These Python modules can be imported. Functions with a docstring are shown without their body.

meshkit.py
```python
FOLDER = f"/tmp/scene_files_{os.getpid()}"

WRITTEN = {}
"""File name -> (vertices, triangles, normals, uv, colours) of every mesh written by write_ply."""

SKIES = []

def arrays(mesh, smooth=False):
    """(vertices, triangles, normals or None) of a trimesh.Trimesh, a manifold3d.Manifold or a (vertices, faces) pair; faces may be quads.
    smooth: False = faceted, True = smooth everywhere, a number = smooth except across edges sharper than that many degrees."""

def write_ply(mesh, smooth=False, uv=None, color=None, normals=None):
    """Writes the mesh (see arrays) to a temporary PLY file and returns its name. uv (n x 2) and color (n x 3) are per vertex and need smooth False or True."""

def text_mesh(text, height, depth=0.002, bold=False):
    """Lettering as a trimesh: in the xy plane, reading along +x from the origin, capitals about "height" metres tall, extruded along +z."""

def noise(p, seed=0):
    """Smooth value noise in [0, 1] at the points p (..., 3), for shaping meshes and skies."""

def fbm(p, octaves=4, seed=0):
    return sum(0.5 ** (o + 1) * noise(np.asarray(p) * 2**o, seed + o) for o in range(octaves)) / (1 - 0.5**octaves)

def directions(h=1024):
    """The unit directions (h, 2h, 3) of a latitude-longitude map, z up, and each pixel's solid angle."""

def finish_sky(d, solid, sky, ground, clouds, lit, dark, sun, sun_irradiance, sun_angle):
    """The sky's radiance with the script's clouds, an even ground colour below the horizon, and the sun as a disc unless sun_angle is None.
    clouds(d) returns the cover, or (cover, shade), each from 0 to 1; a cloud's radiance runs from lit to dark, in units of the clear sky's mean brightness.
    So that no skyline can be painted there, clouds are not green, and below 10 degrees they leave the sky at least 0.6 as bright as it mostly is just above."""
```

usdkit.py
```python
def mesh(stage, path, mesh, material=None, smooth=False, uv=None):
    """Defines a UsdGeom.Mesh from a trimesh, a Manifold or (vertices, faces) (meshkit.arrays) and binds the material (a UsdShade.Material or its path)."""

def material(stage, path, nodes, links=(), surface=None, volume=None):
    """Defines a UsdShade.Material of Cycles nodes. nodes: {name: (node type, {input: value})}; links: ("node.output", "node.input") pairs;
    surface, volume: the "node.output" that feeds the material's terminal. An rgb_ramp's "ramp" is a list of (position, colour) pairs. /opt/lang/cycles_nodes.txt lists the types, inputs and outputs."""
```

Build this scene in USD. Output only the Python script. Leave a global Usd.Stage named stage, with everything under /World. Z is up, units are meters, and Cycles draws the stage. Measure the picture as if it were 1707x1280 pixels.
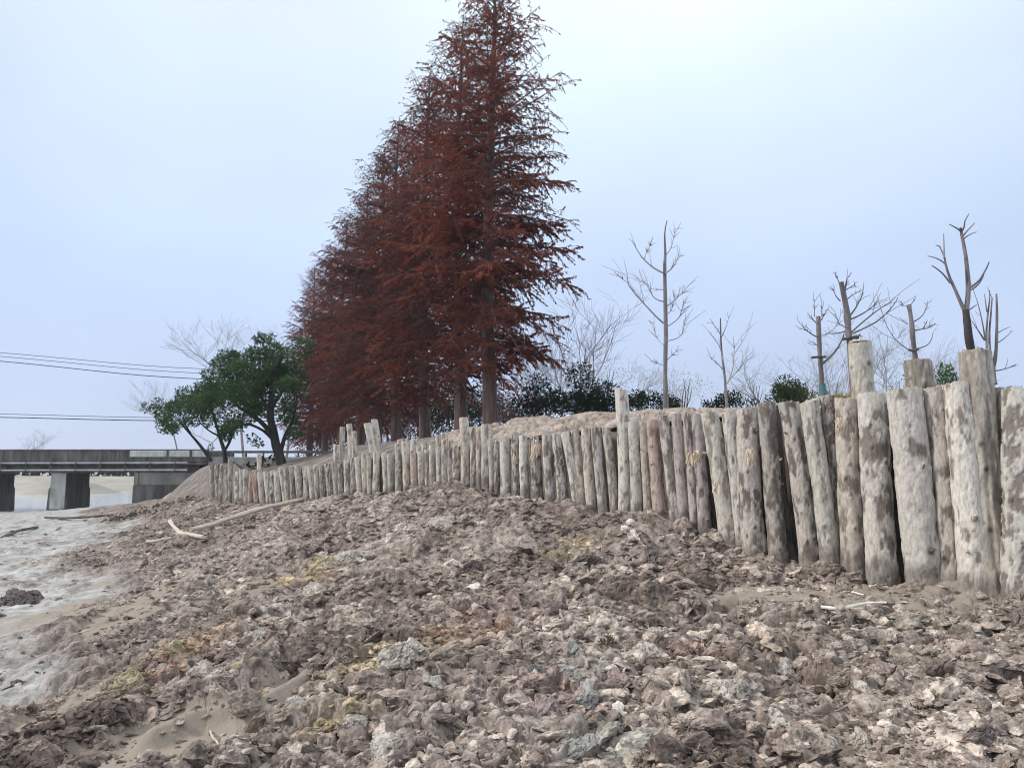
import math, random
import numpy as np, trimesh, usdkit
from pxr import Usd, UsdGeom, UsdLux, UsdShade, Gf, Sdf, Vt
from scipy.interpolate import RBFInterpolator, RegularGridInterpolator
from scipy.ndimage import gaussian_filter

# ------------------------------------------------------------------ camera, sky, sun, exposure
stage = Usd.Stage.CreateInMemory()
UsdGeom.SetStageUpAxis(stage, UsdGeom.Tokens.z)
UsdGeom.SetStageMetersPerUnit(stage, 1.0)
stage.SetDefaultPrim(UsdGeom.Xform.Define(stage, '/World').GetPrim())
UsdGeom.Scope.Define(stage, '/World/Looks')
CZ, FPX, W, H = 3.0, 1280.0, 1707.0, 1280.0
PITCH = math.atan(145.0 / FPX)
cam = UsdGeom.Camera.Define(stage, '/World/camera')
cam.AddTranslateOp().Set((0, 0, CZ))
cam.AddRotateXOp().Set(90 + math.degrees(PITCH))
cam.CreateHorizontalApertureAttr(36.0)
cam.CreateVerticalApertureAttr(36.0 * 767 / 1024)
cam.CreateFocalLengthAttr(36.0 * FPX / W)
cam.CreateClippingRangeAttr((0.05, 5000.0))
cam.CreateExposureAttr(0.98)
SUN = np.array([-0.85, -0.10, 0.62]); SUN /= np.linalg.norm(SUN)
SUN_EL, SUN_ROT = math.asin(SUN[2]), math.atan2(SUN[0], SUN[1])
sky_mat = usdkit.material(stage, '/World/Looks/overcast_sky', {
    'tc': ('texture_coordinate', {}),
    'sep': ('separate_xyz', {}),
    'sky': ('sky_texture', {'sky_type': 'single_scattering', 'sun_disc': False, 'sun_elevation': SUN_EL, 'sun_rotation': SUN_ROT}),
    'ramp': ('rgb_ramp', {'ramp': [(0.0, (.43, .50, .67)), (0.10, (.435, .515, .70)), (0.25, (.475, .575, .77)), (0.40, (.60, .71, .85)), (0.52, (.74, .84, .93)), (0.75, (.98, 1.06, 1.14)), (1.0, (1.2, 1.26, 1.32))]}),
    'map': ('mapping', {'scale': (1.0, 1.0, 1.6), 'location': (0.35, 0.1, 0.2)}),
    'nz': ('noise_texture', {'scale': 1.25, 'detail': 3.0, 'roughness': 0.45}),
    'nr': ('map_range', {'value': 0.5, 'from_min': 0.35, 'from_max': 0.68, 'to_min': 4.6, 'to_max': 6.3}),
    'mul': ('vector_math', {'math_type': 'scale'}),
    'mix': ('mix_color', {'blend_type': 'mix', 'fac': 0.93, 'use_clamp': False}),
    'bg': ('background_shader', {'strength': 0.11}),
}, [('tc.generated', 'sep.vector'), ('sep.z', 'ramp.fac'), ('tc.generated', 'map.vector'), ('map.vector', 'nz.vector'), ('nz.fac', 'nr.value'),
    ('ramp.color', 'mul.vector1'), ('nr.result', 'mul.scale'), ('sky.color', 'mix.a'), ('mul.vector', 'mix.b'), ('mix.result', 'bg.color')], surface='bg.background')
dome = UsdLux.DomeLight.Define(stage, '/World/sky')
dome.CreateIntensityAttr(1.0)
UsdShade.MaterialBindingAPI.Apply(dome.GetPrim()).Bind(sky_mat)
dome.GetPrim().SetCustomDataByKey('kind', 'structure')
sun = UsdLux.DistantLight.Define(stage, '/World/sun')
sun.CreateIntensityAttr(0.40)
sun.CreateAngleAttr(12.0)
sun.CreateNormalizeAttr(True)
sun.CreateColorAttr((1.0, 0.95, 0.88))
_q = Gf.Rotation(Gf.Vec3d(0, 0, 1), Gf.Vec3d(*SUN.tolist())).GetQuat()
sun.AddOrientOp().Set(Gf.Quatf(_q))

# ------------------------------------------------------------------ helpers
rng = np.random.default_rng(11)
USED = {}

def numbered(parent, name):
    k = (parent, name)
    n = USED.get(k, 0)
    USED[k] = n + 1
    return f'{parent}/{name}' + (f'_{n:03d}' if n else '')

def tag(prim, label=None, cat=None, group=None, kind=None):
    p = prim.GetPrim() if hasattr(prim, 'GetPrim') else prim
    for k, v in (('label', label), ('category', cat), ('group', group), ('kind', kind)):
        if v:
            p.SetCustomDataByKey(k, v)
    return p

def thing(name, loc, label, cat, group=None, rotz=0.0):
    x = UsdGeom.Xform.Define(stage, numbered('/World', name))
    x.AddTranslateOp().Set(Gf.Vec3d(*map(float, loc)))
    if rotz:
        x.AddRotateZOp().Set(math.degrees(rotz))
    tag(x, label, cat, group)
    return x.GetPrim()

def put(name, m, mat, parent=None, smooth=False, origin=None, color=None, label=None):
    """one mesh as a part of parent (or top level); m in world coordinates, moved by -origin"""
    path = numbered(str(parent.GetPath()) if parent is not None else '/World', name)
    v, f = (np.asarray(m.vertices), np.asarray(m.faces)) if hasattr(m, 'vertices') else m
    if origin is not None:
        v = np.asarray(v) - np.asarray(origin)
    me = usdkit.mesh(stage, path, (v, f), mat, smooth=smooth)
    if color is not None:
        UsdGeom.PrimvarsAPI(me).CreatePrimvar('tint', Sdf.ValueTypeNames.Color3fArray, 'vertex').Set(Vt.Vec3fArray.FromNumpy(np.asarray(color, np.float32)))
    if label:
        tag(me, label)
    return me.GetPrim()

def unproj(px, py, D):
    px, py, D = (np.asarray(a, float) for a in (px, py, D))
    u, v = (px - W / 2) / FPX, (H / 2 - py) / FPX
    c, s = math.cos(PITCH), math.sin(PITCH)
    k = D / (c - v * s)
    return np.stack(np.broadcast_arrays(u * k, D, CZ + (s + v * c) * k), -1)

def hash2(ix, iy, seed):
    h = (ix.astype(np.int64) * 374761393 + iy.astype(np.int64) * 668265263 + seed * 974711) & 0xFFFFFFFF
    h = ((h ^ (h >> 13)) * 1274126177) & 0xFFFFFFFF
    h = ((h ^ (h >> 16)) * 2246822519) & 0xFFFFFFFF
    h ^= h >> 13
    return (h & 0xFFFFFF) / float(0xFFFFFF)

def vnoise(x, y, seed=0):
    ix, iy = np.floor(x), np.floor(y)
    tx, ty = x - ix, y - iy
    tx, ty = tx * tx * tx * (tx * (tx * 6 - 15) + 10), ty * ty * ty * (ty * (ty * 6 - 15) + 10)
    a, b = hash2(ix, iy, seed), hash2(ix + 1, iy, seed)
    c, d = hash2(ix, iy + 1, seed), hash2(ix + 1, iy + 1, seed)
    return (a * (1 - tx) + b * tx) * (1 - ty) + (c * (1 - tx) + d * tx) * ty

def fbm2(x, y, oct=4, seed=0, gain=0.5):
    s, a, t = 0.0, 1.0, 0.0
    for i in range(oct):
        s = s + a * vnoise(x * 2 ** i + 17.3 * i, y * 2 ** i - 9.1 * i, seed + i)
        t += a
        a *= gain
    return s / t

def sstep(a, b, x):
    t = np.clip((x - a) / (b - a), 0, 1)
    return t * t * (3 - 2 * t)

def grid_faces(nr, nc, flip=False):
    i, j = np.meshgrid(np.arange(nr - 1), np.arange(nc - 1), indexing='ij')
    a = i * nc + j
    q = np.stack([a, a + 1, a + nc + 1, a + nc], -1).reshape(-1, 4)
    if flip:
        q = q[:, ::-1]
    return np.vstack([q[:, [0, 1, 2]], q[:, [0, 2, 3]]])

def tube(points, radii, sides=6, caps=True):
    p = np.asarray(points, float)
    n = len(p)
    t = np.gradient(p, axis=0)
    t /= np.linalg.norm(t, axis=1, keepdims=True) + 1e-12
    ref = np.array([0, 0, 1.0]) if abs(t[:, 2]).mean() < 0.8 else np.array([0, 1.0, 0])
    a = np.cross(t, ref)
    a /= np.linalg.norm(a, axis=1, keepdims=True) + 1e-12
    b = np.cross(t, a)
    ang = np.arange(sides) * 2 * np.pi / sides
    r = np.broadcast_to(radii, (n,))[:, None, None]
    v = (p[:, None] + r * (np.cos(ang)[None, :, None] * a[:, None] + np.sin(ang)[None, :, None] * b[:, None])).reshape(-1, 3)
    i, j = np.meshgrid(np.arange(n - 1), np.arange(sides), indexing='ij')
    q = np.stack([i * sides + j, i * sides + (j + 1) % sides, (i + 1) * sides + (j + 1) % sides, (i + 1) * sides + j], -1).reshape(-1, 4)
    f = np.vstack([q[:, [0, 1, 2]], q[:, [0, 2, 3]]])
    if caps:
        v = np.vstack([v, p[:1], p[-1:]])
        k = np.arange(sides)
        f = np.vstack([f, np.stack([np.full(sides, n * sides), (k + 1) % sides, k], 1),
                       np.stack([np.full(sides, n * sides + 1), (n - 1) * sides + k, (n - 1) * sides + (k + 1) % sides], 1)])
    return v, f[:, ::-1]

def join(parts):
    vs, fs, n = [], [], 0
    for v, f in parts:
        vs.append(v); fs.append(np.asarray(f) + n); n += len(v)
    return np.vstack(vs), np.vstack(fs)

def box(c0, c1):
    m = trimesh.creation.box(bounds=[np.minimum(c0, c1), np.maximum(c0, c1)])
    return np.array(m.vertices), np.array(m.faces)

def leaf_quads(pos, direc, length, width, r, fold=0.0):
    """leaf cards: pos (n,3) base, direc (n,3) unit, a random roll about it"""
    n = len(pos)
    rnd = r.normal(size=(n, 3))
    side = np.cross(direc, rnd)
    side /= np.linalg.norm(side, axis=1, keepdims=True) + 1e-9
    L, Wd = np.broadcast_to(length, (n,))[:, None], np.broadcast_to(width, (n,))[:, None]
    v = np.stack([pos, pos + direc * L * 0.45 + side * Wd * 0.5, pos + direc * L, pos + direc * L * 0.45 - side * Wd * 0.5], 1).reshape(-1, 3)
    a = np.arange(n) * 4
    f = np.vstack([np.stack([a, a + 1, a + 2], 1), np.stack([a, a + 2, a + 3], 1)])
    return v, f

# ------------------------------------------------------------------ materials
def mat(name, nodes, links, surface='p.BSDF', volume=None):
    return usdkit.material(stage, '/World/Looks/' + name, nodes, links, surface=surface, volume=volume)

PATCHES = [  # stains of other soil in the mud: pixel, distance, radius (m), colour, strength
    (225, 1115, 5.2, 0.42, (.41, .34, .23), .75), (330, 1055, 5.8, 0.40, (.34, .23, .15), .75), (300, 1110, 5.1, 0.22, (.30, .17, .12), .8),
    (510, 945, 8.3, 0.45, (.44, .33, .16), .75), (650, 1120, 4.5, 0.30, (.52, .45, .30), .8), (560, 1180, 3.8, 0.18, (.46, .38, .20), .7),
    (850, 1035, 5.5, 0.42, (.37, .27, .25), .6), (780, 1065, 5.0, 0.36, (.34, .22, .14), .7), (1165, 1085, 4.6, 0.22, (.33, .225, .19), .7),
    (930, 1180, 3.9, 0.30, (.33, .22, .20), .4), (960, 920, 7.5, 0.35, (.42, .36, .20), .6), (990, 1130, 4.3, 0.22, (.33, .32, .295), .8),
    (1480, 1040, 4.9, 0.7, (.43, .39, .34), .7), (1150, 1160, 4.0, 0.45, (.44, .39, .34), .6), (400, 1190, 3.9, 0.35, (.30, .26, .20), .7),
    (1010, 1250, 3.4, 0.20, (.42, .42, .38), .8), (1640, 960, 5.2, 0.5, (.40, .36, .32), .8), (600, 930, 8.6, 0.5, (.46, .40, .34), .7)]

def mud_nodes(wetpaint=True, rnd=False, scale=1.0):
    """colour graph of the broken mud, from the position in the world"""
    N = {'g': ('geometry', {}),
         'n1': ('noise_texture', {'scale': 0.9, 'detail': 5.0, 'roughness': 0.62}),
         'n2': ('noise_texture', {'scale': 11.0, 'detail': 5.0, 'roughness': 0.7}),
         'n3': ('noise_texture', {'scale': 60.0, 'detail': 3.0, 'roughness': 0.65}),
         'r1': ('rgb_ramp', {'ramp': [(.27, (.125, .098, .085)), (.40, (.235, .194, .168)), (.52, (.345, .296, .262)), (.68, (.45, .402, .362))]}),
         'r2': ('rgb_ramp', {'ramp': [(.30, (.30, .27, .25)), (.44, (.60, .57, .55)), (.53, (.98, .96, .95)), (.66, (1.4, 1.39, 1.36)), (.8, (1.7, 1.7, 1.65))]}),
         'r3': ('rgb_ramp', {'ramp': [(.25, (.6, .6, .6)), (.5, (1, 1, 1)), (.75, (1.25, 1.25, 1.25))]}),
         'm1': ('vector_math', {'math_type': 'multiply'}), 'm2': ('vector_math', {'math_type': 'multiply'})}
    L = [('g.position', 'n1.vector'), ('g.position', 'n2.vector'), ('g.position', 'n3.vector'), ('n1.fac', 'r1.fac'), ('n2.fac', 'r2.fac'), ('n3.fac', 'r3.fac')]
    last = 'r1.color'
    at = 'oi.location' if rnd else 'g.position'
    if rnd:
        N['oi'] = ('object_info', {})
    for i, (px, py, D, rad, col, st) in enumerate(PATCHES):
        c = unproj(px, py, D)
        N[f'd{i}'] = ('vector_math', {'math_type': 'distance', 'vector2': tuple(c)})
        N[f'a{i}'] = ('math', {'math_type': 'multiply_add', 'value2': 2.2 * rad, 'value3': -1.1 * rad})
        N[f'b{i}'] = ('math', {'math_type': 'add'})
        N[f'e{i}'] = ('map_range', {'range_type': 'smoothstep', 'from_min': rad * 1.25, 'from_max': rad * 0.55, 'to_min': 0.0, 'to_max': st * (1.0 if rnd else .34), 'clamp': True})
        N[f'x{i}'] = ('mix_color', {'blend_type': 'mix', 'b': col, 'use_clamp': False})
        L += [(at, f'd{i}.vector1'), ('n2.fac', f'a{i}.value1'), (f'd{i}.value', f'b{i}.value1'), (f'a{i}.value', f'b{i}.value2'),
              (f'b{i}.value', f'e{i}.value'), (f'e{i}.result', f'x{i}.fac'), (last, f'x{i}.a')]
        last = f'x{i}.result'
    L += [(last, 'm1.vector1'), ('r2.color', 'm1.vector2'), ('m1.vector', 'm2.vector1'), ('r3.color', 'm2.vector2')]
    N['p'] = ('principled_bsdf', {'roughness': 0.85, 'specular_ior_level': 0.3})
    N['bp'] = ('bump', {'strength': 0.55, 'distance': 0.012})
    L += [('n3.fac', 'bp.height'), ('bp.normal', 'p.normal')]
    out = 'm2.vector'
    if rnd:
        N['rr'] = ('rgb_ramp', {'ramp': [(0, (.58, .55, .53)), (.3, (.86, .83, .81)), (.65, (1.15, 1.13, 1.10)), (.92, (1.32, 1.30, 1.25)), (1, (1.6, 1.58, 1.5))]})
        N['m3'] = ('vector_math', {'math_type': 'multiply'})
        L += [('oi.random', 'rr.fac'), (out, 'm3.vector1'), ('rr.color', 'm3.vector2')]
        out = 'm3.vector'
    return N, L, out

N_, L_, o_ = mud_nodes()
N_['dk'] = ('vector_math', {'math_type': 'multiply', 'vector2': (.74, .71, .70)})
L_.append((o_, 'dk.vector1'))
o_ = 'dk.vector'
# wet pale silt on the low flats beside the river
N_.update({'sep': ('separate_xyz', {}), 'at': ('attribute', {'attribute': 'tint'}), 'st': ('separate_color', {}), 'wm': ('mix_color', {'blend_type': 'mix', 'b': (.385, .375, .355), 'use_clamp': False}),
           'wn': ('noise_texture', {'scale': 1.6, 'detail': 6.0, 'roughness': 0.65}), 'wa': ('math', {'math_type': 'multiply_add', 'value2': 4.6, 'value3': -2.45}),
           'wb': ('math', {'math_type': 'add', 'use_clamp': True}), 'wf': ('math', {'math_type': 'multiply'}), 'wp': ('mapping', {'scale': (1.0, 2.6, 1.0), 'rotation': (0, 0, .35)}), 'w2': ('noise_texture', {'scale': 3.4, 'detail': 7.0, 'roughness': .72}), 'wc': ('rgb_ramp', {'ramp': [(.32, (.15, .14, .125)), (.46, (.31, .30, .28)), (.56, (.42, .41, .39)), (.72, (.50, .495, .475))]}), 'wr': ('map_range', {'from_min': 0.3, 'from_max': 0.9, 'to_min': .85, 'to_max': .52, 'clamp': True}),
           'sm': ('mix_color', {'blend_type': 'mix', 'b': (.27, .225, .18), 'use_clamp': False})})
L_ += [('g.position', 'wp.vector'), ('wp.vector', 'w2.vector'), ('w2.fac', 'wc.fac'), ('wc.color', 'wm.b'), ('at.color', 'st.color'), ('g.position', 'wn.vector'), ('wn.fac', 'wa.value1'), ('wa.value', 'wb.value1'), ('st.r', 'wb.value2'), ('wb.value', 'wf.value1'), ('st.r', 'wf.value2'),
       (o_, 'sm.a'), ('st.g', 'sm.fac'), ('sm.result', 'wm.a'), ('wf.value', 'wm.fac'), ('wm.result', 'p.base_color'), ('wf.value', 'wr.value'), ('wr.result', 'p.roughness')]
M_MUD = mat('broken_mud', N_, L_)
N_, L_, o_ = mud_nodes(rnd=True)
L_ += [(o_, 'p.base_color')]
M_CLOD = mat('mud_clod', N_, L_)

def simple(name, stops, scale=6.0, rough=0.8, bump=0.3, dist=0.01, stretch=(1, 1, 1), detail=5.0, mul=None, spec=0.3, coord='geo'):
    N = {'g': ('geometry', {}), 'mp': ('mapping', {'scale': stretch}), 'n': ('noise_texture', {'scale': scale, 'detail': detail, 'roughness': 0.65}),
         'r': ('rgb_ramp', {'ramp': stops}), 'p': ('principled_bsdf', {'roughness': rough, 'specular_ior_level': spec}), 'b': ('bump', {'strength': bump, 'distance': dist})}
    return mat(name, N, [('g.position', 'mp.vector'), ('mp.vector', 'n.vector'), ('n.fac', 'r.fac'), ('r.color', 'p.base_color'), ('n.fac', 'b.height'), ('b.normal', 'p.normal')])

def leafmat(name, stops, trans=0.35, scale=0.8, tc=(1.3, 1.1, .8)):
    N = {'g': ('geometry', {}), 'n': ('noise_texture', {'scale': scale, 'detail': 2.0}), 'a': ('math', {'math_type': 'multiply_add', 'value2': 0.75, 'value3': 0.0}),
         'a2': ('math', {'math_type': 'multiply_add', 'value2': 0.55, 'value3': -0.15}), 's': ('math', {'math_type': 'add', 'use_clamp': True}), 'r': ('rgb_ramp', {'ramp': stops}),
         'tm': ('vector_math', {'math_type': 'multiply', 'vector2': tc}), 'd': ('diffuse_bsdf', {'roughness': 0.5}), 't': ('translucent_bsdf', {}), 'm': ('mix_closure', {'fac': trans})}
    return mat(name, N, [('g.position', 'n.vector'), ('n.fac', 'a.value1'), ('g.random_per_island', 'a2.value1'), ('a.value', 's.value1'), ('a2.value', 's.value2'), ('s.value', 'r.fac'),
                         ('r.color', 'd.color'), ('r.color', 'tm.vector1'), ('tm.vector', 't.color'), ('d.BSDF', 'm.closure1'), ('t.BSDF', 'm.closure2')], surface='m.closure')

def vcol(name, scale=40.0, rough=0.85, bump=0.5, dist=0.006, stretch=(1, 1, .35), lo=.72, hi=1.25, spec=0.25):
    """colour from the mesh's own tint, broken up by fine grain"""
    N = {'at': ('attribute', {'attribute': 'tint'}), 'g': ('geometry', {}), 'mp': ('mapping', {'scale': stretch}), 'n': ('noise_texture', {'scale': scale, 'detail': 5.0, 'roughness': 0.7}),
         'r': ('rgb_ramp', {'ramp': [(.3, (lo,) * 3), (.5, (1, 1, 1)), (.7, (hi,) * 3)]}), 'm': ('vector_math', {'math_type': 'multiply'}),
         'p': ('principled_bsdf', {'roughness': rough, 'specular_ior_level': spec}), 'b': ('bump', {'strength': bump, 'distance': dist})}
    return mat(name, N, [('g.position', 'mp.vector'), ('mp.vector', 'n.vector'), ('n.fac', 'r.fac'), ('at.color', 'm.vector1'), ('r.color', 'm.vector2'), ('m.vector', 'p.base_color'), ('n.fac', 'b.height'), ('b.normal', 'p.normal')])

M_LOG = vcol('muddy_bark', scale=46, bump=.9, dist=.011, lo=.62, hi=1.32)
M_WOOD = simple('torn_wood', [(.3, (.44, .33, .23)), (.5, (.60, .48, .36)), (.7, (.74, .64, .52))], 30, stretch=(1, 1, .12))
M_STUB = simple('dark_knot', [(.3, (.06, .045, .035)), (.6, (.16, .12, .10))], 60)
M_BANK = simple('bank_soil', [(.28, (.065, .053, .046)), (.45, (.13, .107, .092)), (.58, (.21, .178, .152)), (.75, (.30, .265, .23))], 3.5, bump=.8, dist=.03)
M_CLOTH = simple('geotextile_cloth', [(.28, (.15, .115, .095)), (.46, (.26, .21, .175)), (.56, (.34, .28, .24)), (.72, (.43, .365, .315))], 7.0, rough=.92, bump=.4, dist=.02)
M_BARKR = simple('redwood_bark', [(.3, (.045, .028, .024)), (.55, (.11, .07, .058)), (.75, (.19, .13, .11))], 9, stretch=(1, 1, .08), bump=.8, dist=.03)
M_BARKD = simple('dark_bark', [(.3, (.02, .018, .018)), (.7, (.055, .047, .043))], 9, stretch=(1, 1, .3))
M_BARKG = simple('grey_bark', [(.3, (.10, .085, .085)), (.7, (.23, .20, .19))], 12, stretch=(1, 1, .3))
M_TWIG = simple('pale_twig', [(.3, (.24, .225, .235)), (.7, (.38, .36, .37))], 5)
M_RED = leafmat('redwood_leaf', [(.15, (.13, .050, .038)), (.4, (.30, .113, .078)), (.62, (.46, .175, .102)), (.85, (.60, .27, .145))], .35, .7, (1.5, 1.0, .8))
M_REDD = leafmat('redwood_leaf_dark', [(.15, (.090, .044, .039)), (.5, (.195, .085, .067)), (.85, (.33, .145, .098))], .3, .6, (1.4, 1.0, .9))
M_GREEN = leafmat('camphor_leaf', [(.15, (.045, .072, .042)), (.5, (.12, .175, .09)), (.85, (.29, .36, .18))], .25, 1.1, (1, 1.2, .6))
M_BUSH = leafmat('evergreen_leaf', [(.15, (.018, .025, .016)), (.5, (.045, .06, .03)), (.85, (.10, .115, .055))], .25, 1.0, (1, 1.1, .6))
M_BUSHL = leafmat('olive_leaf', [(.15, (.05, .06, .025)), (.5, (.10, .115, .045)), (.85, (.20, .19, .08))], .3, 1.0, (1, 1.1, .6))
M_PALE = leafmat('pale_dry_leaf', [(.15, (.22, .20, .15)), (.5, (.38, .36, .29)), (.85, (.58, .56, .50))], .35, 1.0, (1, 1, .9))
M_STRAW = leafmat('straw_grass', [(.15, (.26, .20, .09)), (.5, (.42, .35, .17)), (.85, (.55, .48, .27))], .35, 3.0, (1, 1, .8))
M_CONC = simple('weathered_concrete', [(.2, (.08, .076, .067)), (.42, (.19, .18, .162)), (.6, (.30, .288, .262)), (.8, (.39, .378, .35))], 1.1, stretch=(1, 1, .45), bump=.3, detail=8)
M_CONCD = simple('stained_concrete', [(.28, (.028, .027, .026)), (.48, (.085, .081, .076)), (.7, (.18, .172, .16))], 1.3, stretch=(1.6, 1.6, .3), detail=9)  # stains, and on the piers the shade under the deck painted in
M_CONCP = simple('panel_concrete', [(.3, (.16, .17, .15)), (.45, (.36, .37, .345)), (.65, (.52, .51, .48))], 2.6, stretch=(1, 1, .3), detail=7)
M_PIPE = simple('grey_pipe', [(.3, (.30, .30, .31)), (.7, (.42, .42, .44))], 2.0, rough=.6)
M_STEEL = simple('dark_rail', [(.3, (.05, .055, .055)), (.7, (.11, .115, .115))], 5, rough=.6)
M_CABLE = simple('cable', [(.3, (.05, .05, .06)), (.7, (.07, .07, .08))], 5, rough=.6)
M_STICK = simple('stripped_stick', [(.3, (.40, .33, .27)), (.7, (.60, .53, .45))], 18, stretch=(1, .2, 1))
M_STICKD = simple('dark_stick', [(.3, (.05, .04, .04)), (.7, (.12, .10, .09))], 18)
M_CHIP = simple('pale_wood_strip', [(.3, (.66, .61, .53)), (.7, (.80, .76, .69))], 20)
M_FAR = simple('far_soil', [(.3, (.25, .22, .185)), (.7, (.38, .35, .30))], .25, detail=6)
M_WATER = mat('river_water', {'g': ('geometry', {}), 'mp': ('mapping', {'scale': (.5, 2.0, 1)}), 'n': ('noise_texture', {'scale': 1.6, 'detail': 3.0}), 'b': ('bump', {'strength': .12, 'distance': .04}),
              'p': ('principled_bsdf', {'base_color': (.33, .33, .31), 'roughness': .16, 'specular_ior_level': .6})},
              [('g.position', 'mp.vector'), ('mp.vector', 'n.vector'), ('n.fac', 'b.height'), ('b.normal', 'p.normal')])
M_BLUECLOTH = simple('teal_wrap', [(.3, (.05, .12, .14)), (.7, (.10, .20, .22))], 12)
M_CLAYG = simple('grey_clay', [(.28, (.13, .125, .112)), (.45, (.25, .242, .222)), (.55, (.33, .32, .295)), (.75, (.42, .41, .38))], 16, bump=.9, dist=.02)
M_CLAYP = simple('pale_clay', [(.28, (.18, .15, .125)), (.44, (.34, .295, .25)), (.56, (.45, .405, .35)), (.75, (.56, .515, .455))], 16, bump=.9, dist=.02)
M_CLAYR = simple('red_clay', [(.28, (.13, .09, .08)), (.45, (.25, .185, .165)), (.56, (.33, .255, .23)), (.75, (.42, .34, .31))], 16, bump=.9, dist=.02)
M_CLAYD = simple('dark_clay', [(.25, (.06, .048, .045)), (.5, (.12, .095, .088)), (.75, (.20, .165, .15))], 16, bump=.9, dist=.02)
M_CLAYY = simple('ochre_clay', [(.28, (.19, .145, .085)), (.45, (.33, .27, .17)), (.56, (.42, .355, .235)), (.75, (.52, .465, .34))], 16, bump=.9, dist=.02)

# ------------------------------------------------------------------ the palisade's plan, read off the photograph
_dx = np.array([330, 363, 413, 440, 500, 600, 700, 800, 900, 1000, 1100, 1250, 1400, 1550, 1700, 1900, 2150])
_dd = np.array([25., 23.5, 20.0, 19.4, 18.0, 15.6, 13.3, 11.5, 10.2, 9.2, 8.3, 7.25, 6.35, 5.7, 5.2, 4.7, 4.3])
def fence_D(px):
    return np.interp(px, _dx, _dd)
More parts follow.
